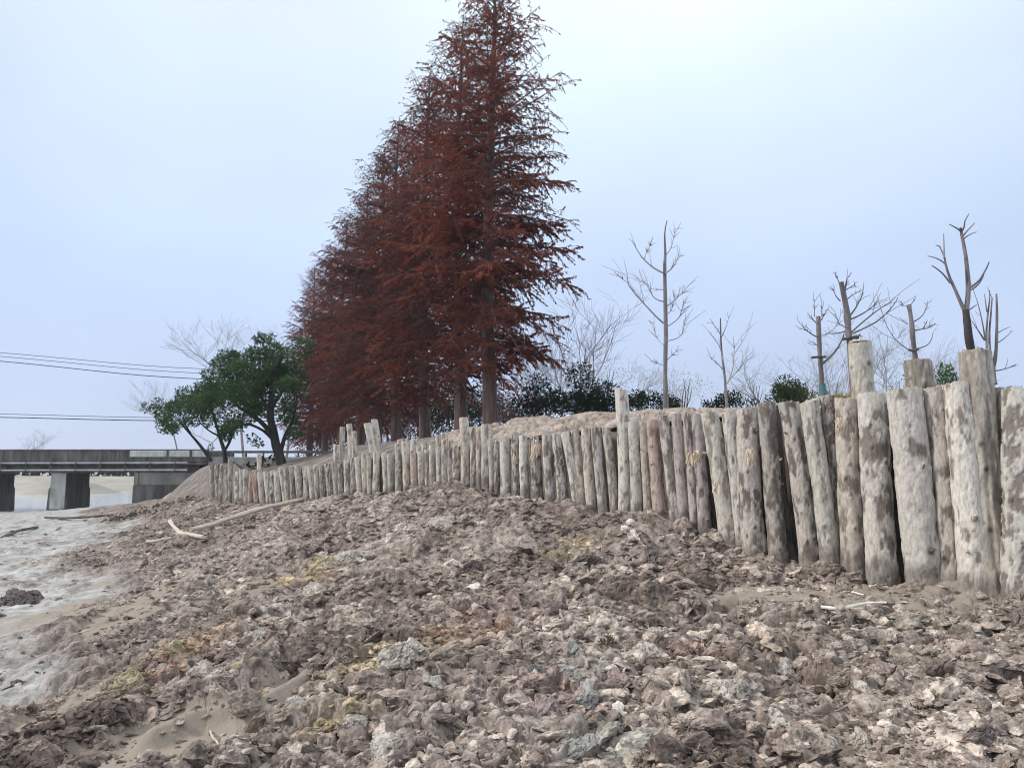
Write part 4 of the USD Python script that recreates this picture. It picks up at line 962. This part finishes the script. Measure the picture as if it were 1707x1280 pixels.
bpart('pilaster', bevel([xa + .02, YB + .32, bz(808.8)], [xa + .26, YB + .42, bz(787.4)], .01), M_CONC, None, ab)
bpart('wing_wall', bevel([xr + .02, YB + .05, bz(790)], [xr + 9.0, YB + .35, bz(761.5)]), M_CONC)
rail = thing('guard_rail', [bxx(352), YB + .2, bz(762)], 'dark roadside guard rail running right from the bridge parapet behind the green tree', 'guard rail')
ro = np.array([bxx(352), YB + .2, bz(762)])
put('beam', bevel([bxx(347), YB + .1, bz(755.2)], [bxx(640), YB + .16, bz(751)], .015), M_STEEL, rail, origin=ro)
for a in range(351, 640, 29):
    put('post', bevel([bxx(a), YB + .17, bz(764)], [bxx(a) + .09, YB + .27, bz(752)], .01), M_STEEL, rail, origin=ro)
rd = put('road', bevel([bxx(350), YB + .36, bz(768)], [bxx(640), YB + 4.2, bz(763)], .02), M_CONC)
tag(rd, 'grey road leading off the bridge behind the trees', 'road', kind='structure')
# pale sand cone against the abutment
bush_rng = np.random.default_rng(3)
a_ = np.linspace(0, 2 * np.pi, 40, endpoint=False); rr_ = np.linspace(0, 1, 14)
A_, R_ = np.meshgrid(a_, rr_)
hc = unproj(300, 812, 40.0); 
hz = .95 * (1 - R_) ** 1.1 + .10 * (fbm2(np.cos(A_) * R_ * 4, np.sin(A_) * R_ * 4, 4, 3) - .5)
hv = np.column_stack([(hc[0] + np.cos(A_) * R_ * 1.5).ravel(), (hc[1] + np.sin(A_) * R_ * 1.5).ravel(), (hc[2] - .95 + hz).ravel()])
iq, jq = np.meshgrid(np.arange(13), np.arange(40), indexing='ij')
hf = np.stack([iq * 40 + jq, iq * 40 + (jq + 1) % 40, (iq + 1) * 40 + (jq + 1) % 40, (iq + 1) * 40 + jq], -1).reshape(-1, 4)[:, ::-1]
tag(put('sand_heap', (hv, np.vstack([hf[:, [0, 1, 2]], hf[:, [0, 2, 3]]])), M_CLAYP, smooth=True), 'small pale sand heap against the bridge abutment', 'sand heap')

# power lines
for pts, rad, lab in [([(-420, 560), (0, 588), (300, 613), (560, 622)], .022, 'uppermost of the thin power lines over the bridge'), ([(-420, 563), (0, 594), (295, 620), (560, 630)], .022, 'second thin power line from the top over the bridge'),
        ([(-420, 568), (0, 602), (285, 629), (560, 640)], .032, 'third and darker of the upper power lines over the bridge'), ([(-420, 684), (0, 690), (270, 696), (560, 697)], .022, 'thinner of the two lower cables just above the bridge'), ([(-420, 688), (0, 695.5), (270, 701), (560, 702)], .036, 'thicker lowest cable just above the bridge')]:
    c = curve(pts, 58.0, 0, 24)
    tag(put('power_line', tube(c, rad, 5), M_CABLE), lab, 'cable')

# far woods on the other bank and a mud bar under the bridge
fr = np.random.default_rng(9)
n = 5200
fxs = fr.uniform(-150, 60, n); hgt = 1.8 + 2.0 * fbm2(fxs * .09, fxs * 0, 3, 4)
p = np.column_stack([fxs, 118 + fr.uniform(-4, 4, n), 1.6 + hgt * fr.random(n) ** .8])
q = fr.normal(size=(n, 3)); q /= np.linalg.norm(q, axis=1, keepdims=True)
tag(put('far_wood', leaf_quads(p, q, fr.uniform(.7, 1.6, n), fr.uniform(.5, 1.0, n), fr), M_BUSH), 'distant dark wood on the far river bank seen under the bridge', 'wood', kind='stuff')
a_ = np.linspace(0, 2 * np.pi, 48, endpoint=False)
A_, R_ = np.meshgrid(a_, np.linspace(0, 1, 12))
def bar(px, py, D, rx, ry, h, sd):
    c = unproj(px, py, D)
    z = .5 + h * (1 - R_ ** 2) + .3 * (fbm2(np.cos(A_) * R_ * 3 + sd, np.sin(A_) * R_ * 3, 4, sd) - .5)
    v = np.column_stack([(c[0] + np.cos(A_) * R_ * rx).ravel(), (c[1] + np.sin(A_) * R_ * ry).ravel(), z.ravel()])
    iq, jq = np.meshgrid(np.arange(11), np.arange(48), indexing='ij')
    f = np.stack([iq * 48 + jq, iq * 48 + (jq + 1) % 48, (iq + 1) * 48 + (jq + 1) % 48, (iq + 1) * 48 + jq], -1).reshape(-1, 4)[:, ::-1]
    return v, np.vstack([f[:, [0, 1, 2]], f[:, [0, 2, 3]]])
for args, lab in (((95, 815, 84, 6.5, 6, 1.6, 3), 'brown mud bar in the river left of the bridge pier'), ((190, 812, 96, 9, 4, .9, 5), 'low mud bar in the river between pier and abutment')):
    tag(put('mud_bar', bar(*args), M_FAR, smooth=True), lab, 'mud bar', kind='structure')

# ------------------------------------------------------------------ things lying on the mud
_gI = RegularGridInterpolator((T0, u), GZ.reshape(NR, NC)[:NR - 110], bounds_error=False, fill_value=None)
def gz_at(x, y):
    uu = x / y
    tt = (np.log(y) - np.log(1.75)) / (np.log(np.interp(uu, u, dnear)) - np.log(1.75))
    return np.where(tt <= 1, _gI(np.stack([np.clip(tt, 0, 1), np.clip(uu, u[0], u[-1])], -1)), base_z(x, y))
def hit(px, py):
    """where the line of sight through a pixel of the photograph meets the mud"""
    D = np.exp(np.linspace(np.log(1.9), np.log(55), 900))
    p = unproj(np.full(900, px), np.full(900, py), D)
    below = p[:, 2] < gz_at(p[:, 0], p[:, 1])
    k = int(np.argmax(below)) if below.any() else 500
    return p[k]

def clod(seed, sub=2, flat=.62, cuts=7, rough=.16):
    r = np.random.default_rng(seed)
    m = trimesh.creation.icosphere(sub, 1.0)
    v = np.array(m.vertices)
    for _ in range(cuts):
        n_ = r.normal(size=3); n_ /= np.linalg.norm(n_)
        d = v @ n_; lim = r.uniform(.42, .80)
        v = v - np.outer(np.maximum(d - lim, 0) * .96, n_)
    k = v * 2.3 + seed
    v = v * (1 + rough * 2 * (fbm2(k[:, 0] + k[:, 2] * .7, k[:, 1] - k[:, 2] * .6, 3, seed) - .5)[:, None])
    v = v * np.array([1.0, r.uniform(.6, .95), flat * r.uniform(.75, 1.2)])
    return v / np.abs(v).max(), np.array(m.faces)

def crumble(vf, seed, amp):
    v, f = vf
    m = trimesh.Trimesh(v, f, process=False)
    n_ = np.array(m.vertex_normals)
    a = fbm2(v[:, 0] * 2.6 + v[:, 2] * 2.1 + seed, v[:, 1] * 2.6 - v[:, 2] * 1.9, 5, seed, .62) - .5
    b = np.abs(fbm2(v[:, 0] * 3.4 - v[:, 2] * 2.7 + seed, v[:, 1] * 3.4 + v[:, 2] * 2.3, 4, seed + 5, .6) - .5)
    return v + n_ * (amp * a - amp * .9 * np.exp(-(b / .045) ** 2) * .5)[:, None] * np.array([1, 1, .8]), f

BIG = [  # pixel, half width in pixels, flatness, turn, material, cuts, sink, label
 (672, 1102, 46, .55, .5, M_CLAYP, 5, .35, 'large pale yellowish lump on the ridge left of the middle foreground'), (592, 1212, 26, .8, 1.2, M_CLAYP, 7, .25, 'pale cube-like lump at the lower left of the middle foreground'), (490, 1180, 17, .8, .3, M_CLAYP, 7, .2, 'pale lump just right of the scraped hollow'),
 (331, 1122, 22, .75, .9, M_CLAYP, 8, .2, 'whitish angular lump beside the ochre patch'), (431, 1068, 17, .7, 2.0, M_CLAYP, 7, .2, 'whitish lump on the dark slope, left of its smaller twin'), (455, 1076, 10, .7, 1.0, M_CLAYP, 7, .2, 'small whitish lump right of a larger whitish one on the dark slope'),
 (789, 982, 17, .6, .2, M_CHIP, 8, .25, 'small bright white lump in front of a black wet one'), (786, 951, 19, .8, .1, M_CLAYD, 6, .3, 'black wet lump behind the small white one in the middle'), (745, 874, 32, .35, .5, M_CLAYP, 6, .35, 'long pale flat slab below the middle of the palisade'),
 (981, 940, 26, .5, .5, M_CLAYD, 4, .3, 'rounded log-shaped dark clod in the middle of the slope'), (945, 1128, 24, .8, 2.2, M_CLAYG, 9, .3, 'upright grey clay slab in the middle foreground'), (955, 1085, 15, 1.2, 1.2, M_CLAYG, 8, .25, 'pointed blue grey clay lump behind the grey slabs'),
 (978, 1168, 27, 1.0, 1.7, M_CLAYG, 8, .45, 'smooth dark grey clay block right of the upright grey slab'), (890, 1118, 14, .8, .2, M_CLAYG, 8, .3, 'small grey clay lump left of the upright grey slab'), (965, 1255, 42, .5, .3, M_CLAYG, 9, .4, 'wide light grey clay slab at the bottom edge'),
 (1075, 1100, 42, .5, -.3, M_CLAYP, 6, .4, 'curved peeled clay slab right of the grey slabs'), (1035, 1140, 24, .7, .7, M_CLAYR, 7, .25, 'pinkish angular clod under the curved clay slab'), (905, 1190, 32, .9, 1.0, M_CLAYR, 5, .35, 'reddish crumbly clod in the lower middle foreground'),
 (1030, 1190, 14, .7, .4, M_CHIP, 7, .2, 'small bright clod below the pinkish angular one'), (1292, 1211, 42, .45, .3, M_CLAYP, 9, .35, 'broad pale slab in the lower right foreground'), (1306, 1125, 36, .4, .4, M_CLAYP, 8, .35, 'pale flat slab above the broad one at the lower right'), (1181, 1008, 18, .5, .2, M_CLAYP, 8, .3, 'pale square clod below the right part of the palisade'),
 (1149, 1177, 19, .7, 1.0, M_CLAYP, 8, .25, 'pale angular clod left of the flat slabs'), (1215, 1160, 44, .4, .3, M_CLAYP, 7, .4, 'cracked pale crust plate in the right foreground'), (1435, 1150, 20, .5, .2, M_CLAYP, 8, .25, 'single pale chip clod right of the pale slabs'), (1440, 1240, 24, .7, 1.1, M_CLAYP, 8, .3, 'grey white clod near the bottom edge at the right'),
 (1050, 876, 8, .7, .3, M_CHIP, 7, .2, 'white chip lying close under the logs, upper one'), (1040, 882, 7, .7, .3, M_CHIP, 7, .2, 'white chip lying close under the logs, lower one'), (30, 1008, 42, .5, .1, M_CLAYD, 4, .4, 'large dark brown hump of mud at the left edge'), (215, 1138, 26, .6, .8, M_CLAYY, 7, .3, 'yellow ochre lump at the left of the ochre patch'),
 (292, 1085, 18, .8, .5, M_CLAYY, 7, .25, 'ochre lump above the red stained hollow'), (250, 1118, 20, .7, 1.5, M_CLAYR, 7, .3, 'rusty red lump in the ochre patch'), (530, 945, 30, .5, .9, M_CLAYY, 6, .35, 'ochre and cream lump on the crest of the slope'), (600, 925, 46, .4, .4, M_CLAYP, 5, .45, 'smooth pale bank of clay right of the ochre and cream lump'),
 (520, 988, 30, .5, .4, M_CLAYP, 7, .3, 'pale flat slab above a dark hollow on the left slope'), (440, 1155, 20, .5, .5, M_CLAYY, 7, .3, 'pale ochre clod above the scraped hollow'), (395, 1115, 17, .8, .4, M_CLAYY, 7, .25, 'crumbly yellow clod right of the whitish angular lump'), (1480, 1120, 30, .4, .1, M_CLAYR, 7, .3, 'reddish flat clod in the right foreground'),
 (1585, 1075, 32, .4, .0, M_CLAYR, 7, .3, 'pinkish layered clod near the right edge'), (1640, 1230, 36, .6, .7, M_CLAYD, 6, .3, 'dark brown clod in the bottom right corner'), (720, 1140, 22, .7, .4, M_CLAYP, 6, .3, 'pale beige crumbly clod below the large pale yellowish lump'), (640, 1250, 30, .6, .4, M_CLAYP, 6, .35, 'pale flat clod at the bottom edge left of the middle'), (1365, 1245, 26, .6, .7, M_CLAYP, 7, .3, 'pale split clod at the bottom edge right of the middle')]
for k, (px, py, hw, flat, rot, m_, cuts, sink, lab) in enumerate(BIG):
    c = hit(px, py)
    s_ = hw * c[1] / FPX
    v, f = clod(500 + k, 5 if hw > 30 else 4 if hw > 12 else 3, flat, cuts, .28)
    v, f = crumble((v, f), 60 + k, .30)
    v = v + .06 * (np.column_stack([fbm2(v[:, 0] * 14 + j, v[:, 1] * 14 + v[:, 2] * 9, 3, k + j) for j in (1, 2, 3)]) - .5)
    ca, sa = math.cos(rot), math.sin(rot)
    v = v @ np.array([[ca, sa, 0], [-sa, ca, 0], [0, 0, 1]]) * s_
    v[:, 2] += v[:, 1] * .35 * (1 if py > 1000 else .5)
    o = np.array([c[0], c[1], float(gz_at(c[0:1], c[1:2])[0]) + s_ * flat * (.35 - sink)])
    tag(put('mud_lump', (v + o, f), m_, smooth=18), lab, 'lump of mud')

# loose clods: one shape of each kind, the largest three hundred in view as things, the rest scattered
NS = 12
cr = np.random.default_rng(2024)
shapes = [crumble(clod(700 + k, 3, (.46, .30, .62, .22)[k % 4], 11, .26), 700 + k, .15) for k in range(NS)]
n = 150000
uu = cr.uniform(-.74, .74, n)
yy = np.exp(cr.uniform(np.log(2.0), np.log(26.0), n))
xx = uu * yy
dm = np.interp(uu, u, dmax)
keep = yy < dm - .44
xx, yy, uu = xx[keep], yy[keep], uu[keep]
zz, wt, smm = ground(xx, yy, True)
size = .0138 * np.exp(cr.normal(0, .80, len(xx))) * (yy / 3.0) ** .62
size = np.minimum(size, .135)
dn = fbm2(xx * 1.3, yy * 1.3, 4, 301)
keep = (cr.random(len(xx)) > sstep(.02, .35, wt) * .97) & (cr.random(len(xx)) > smm * .93) & (dn + cr.normal(0, .12, len(xx)) > .33)
xx, yy, zz, size = xx[keep], yy[keep], zz[keep], size[keep]
zz = gz_at(xx, yy) + size * (cr.uniform(-.28, .20, len(xx)) - .22 * sstep(.03, .09, size))
kind = cr.integers(0, NS, len(xx))
def rand_quat(n, tilt, r):
    yaw = r.uniform(0, 2 * np.pi, n); ax = r.uniform(0, 2 * np.pi, n); tl = np.abs(r.normal(0, tilt, n))
    qz = np.column_stack([np.cos(yaw / 2), 0 * yaw, 0 * yaw, np.sin(yaw / 2)])
    qt = np.column_stack([np.cos(tl / 2), np.sin(tl / 2) * np.cos(ax), np.sin(tl / 2) * np.sin(ax), 0 * tl])
    w1, x1, y1, z1 = qt.T; w2, x2, y2, z2 = qz.T
    return np.column_stack([w1 * w2 - x1 * x2 - y1 * y2 - z1 * z2, w1 * x2 + x1 * w2 + y1 * z2 - z1 * y2, w1 * y2 - x1 * z2 + y1 * w2 + z1 * x2, w1 * z2 + x1 * y2 - y1 * x2 + z1 * w2])
Q = rand_quat(len(xx), .52, cr)
v_pix = (CZ - zz) / yy
inview = (np.abs(xx / yy) < .655) & (v_pix < .372)
order = np.argsort(-(size / yy) * inview)
big300, rest = order[:300], order[300:]
first = {}
LAB, GRP = 'loose angular grey brown clod among many alike on the churned mud', 'loose clods on the churned mud'
for i in big300:
    k = int(kind[i])
    x = UsdGeom.Xform.Define(stage, numbered('/World', 'loose_clod'))
    if k in first:
        x.GetPrim().GetReferences().AddInternalReference(first[k]); x.GetPrim().SetInstanceable(True)
        x.ClearXformOpOrder()
    else:
        usdkit.mesh(stage, str(x.GetPath()) + '/lump', shapes[k], M_CLOD, smooth=False)
        first[k] = x.GetPath()
    x.AddTranslateOp().Set(Gf.Vec3d(float(xx[i]), float(yy[i]), float(zz[i])))
    x.AddOrientOp().Set(Gf.Quatf(*map(float, Q[i])))
    x.AddScaleOp().Set(Gf.Vec3f(*([float(size[i])] * 3)))
    tag(x, LAB, 'clod', GRP)
pi = UsdGeom.PointInstancer.Define(stage, '/World/clod_litter')
tag(pi, 'small broken crumbs and clods littering the mud', 'clods', kind='stuff')
for k in range(NS):
    pp = usdkit.mesh(stage, f'/World/clod_litter/crumb' + (f'_{k:03d}' if k else ''), shapes[k], M_CLOD, smooth=False)
    pi.CreatePrototypesRel().AddTarget(pp.GetPath())
pi.CreateProtoIndicesAttr(Vt.IntArray.FromNumpy(kind[rest].astype(np.int32)))
pi.CreatePositionsAttr(Vt.Vec3fArray.FromNumpy(np.column_stack([xx, yy, zz])[rest].astype(np.float32)))
pi.CreateScalesAttr(Vt.Vec3fArray.FromNumpy(np.repeat(size[rest][:, None], 3, 1).astype(np.float32)))
pi.CreateOrientationsAttr(Vt.QuathArray([Gf.Quath(*map(float, q)) for q in Q[rest]]))

# sticks, straws, chips
def lying(label, pts, w, m_, name='stick', cat='stick', lift=.4, sides=7):
    P = np.array([hit(a, b) for a, b in pts])
    tt = np.linspace(0, len(P) - 1, 14)
    c = np.column_stack([np.interp(tt, np.arange(len(P)), P[:, j]) for j in range(3)])
    rad = w * c[:, 1] / FPX / 2
    zc = np.maximum(c[:, 2], gz_at(c[:, 0], c[:, 1])) 
    c[:, 2] = gaussian_filter(zc, 3) + rad * lift * 2
    c += cr.normal(0, .12, c.shape) * rad[:, None]
    tag(put(name, tube(c, rad * (1 + .12 * cr.normal(size=14)) * np.linspace(1.05, .85, 14), sides), m_, smooth=50), label, cat)
lying('long pale stripped pole lying down the slope from the palisade foot', [(318, 893), (372, 880), (420, 862), (460, 850), (508, 835)], 8, M_STICK, 'pole', 'pole', 1.0)
lying('short pale pole crossing the lower end of the long pale pole', [(283, 880), (300, 892), (338, 904)], 7, M_STICK, 'pole', 'pole', .9)
lying('short pale stick lying left of the crossed poles', [(244, 907), (268, 902), (292, 897)], 5, M_STICK)
lying('long dark thin branch lying on the wet mud near the bridge', [(75, 866), (130, 865), (195, 857)], 4, M_STICKD, 'branch_litter', 'branch')
lying('dark branch lying on the wet mud at the left edge', [(2, 897), (30, 889), (62, 880)], 5, M_STICKD, 'branch_litter', 'branch')
lying('pale straw bent over in front of the tall beige log, left half', [(776, 818), (787, 809), (797, 803)], 2.2, M_STICK, 'straw', 'straw', 3)
lying('pale straw bent over in front of the tall beige log, right half', [(797, 803), (804, 809), (812, 815)], 2.2, M_STICK, 'straw', 'straw', 3)
lying('white splintered wood strip lying flat in front of the right logs', [(1369, 1019), (1400, 1017), (1440, 1016), (1478, 1017)], 4.5, M_CHIP, 'wood_strip', 'wood strip', .9)
for k, (a, b, w, lab) in enumerate([((1488, 965), (1496, 968), 4, 'white chip at the foot of the logs near the dark gap'), ((1510, 967), (1530, 974), 3.5, 'white splinter at the foot of the widest log'), ((1420, 990), (1440, 996), 3, 'pale splinter left of the white wood strip'),
        ((1450, 983), (1462, 978), 3, 'pale splinter just above the white wood strip'), ((905, 1090), (885, 1105), 3, 'thin pale straw in the middle foreground'), ((350, 1228), (365, 1242), 3, 'short white straw below the scraped hollow'), ((1100, 1190), (1132, 1145), 4, 'thin pale twig slanting over the right foreground clods'),
        ((1390, 1190), (1420, 1178), 3, 'thin pale straw in the right foreground'), ((1175, 925), (1173, 938), 3, 'tiny pale splinter stuck upright below the palisade'), ((380, 1270), (450, 1262), 4, 'pale straw at the bottom edge')]):
    lying(lab, [a, b], w, M_CHIP if k < 4 else M_STICK, 'straw', 'straw', 1.2, 5)
b0 = hit(1398, 944); b1 = unproj(1408, 893, b0[1] - .05)
tag(put('twig', tube([b0 - [0, 0, .03], (b0 + b1) / 2 + [.004, 0, 0], b1], [.010, .009, .006], 6), M_STICK), 'thin twig leaning upright against the logs', 'twig')
for px, py, lab in ((1013, 1074, 'tiny green weed growing among the clods in the middle'), (1536, 1192, 'tiny moss green weed near the bottom right')):
    c = hit(px, py)
    n = 130
    p_ = c + cr.normal(0, .022, (n, 3)) * [1, 1, .3] + [0, 0, .01]
    q_ = cr.normal(0, .5, (n, 3)) + [0, 0, .8]; q_ /= np.linalg.norm(q_, axis=1, keepdims=True)
    tag(put('weed', leaf_quads(p_, q_, cr.uniform(.02, .045, n), cr.uniform(.004, .010, n), cr), M_BUSHL), lab, 'weed')

# ------------------------------------------------------------------ the damp air
M_HAZE = mat('winter_haze', {'v': ('principled_volume', {'color': (.84, .89, .97), 'density': .0004, 'anisotropy': 0.2})}, [], surface=None, volume='v.volume')
tag(put('haze', box(np.array([-750., -60., -2.2]), np.array([950., 1560., 24.])), M_HAZE), 'thin pale winter haze filling the air', kind='stuff')
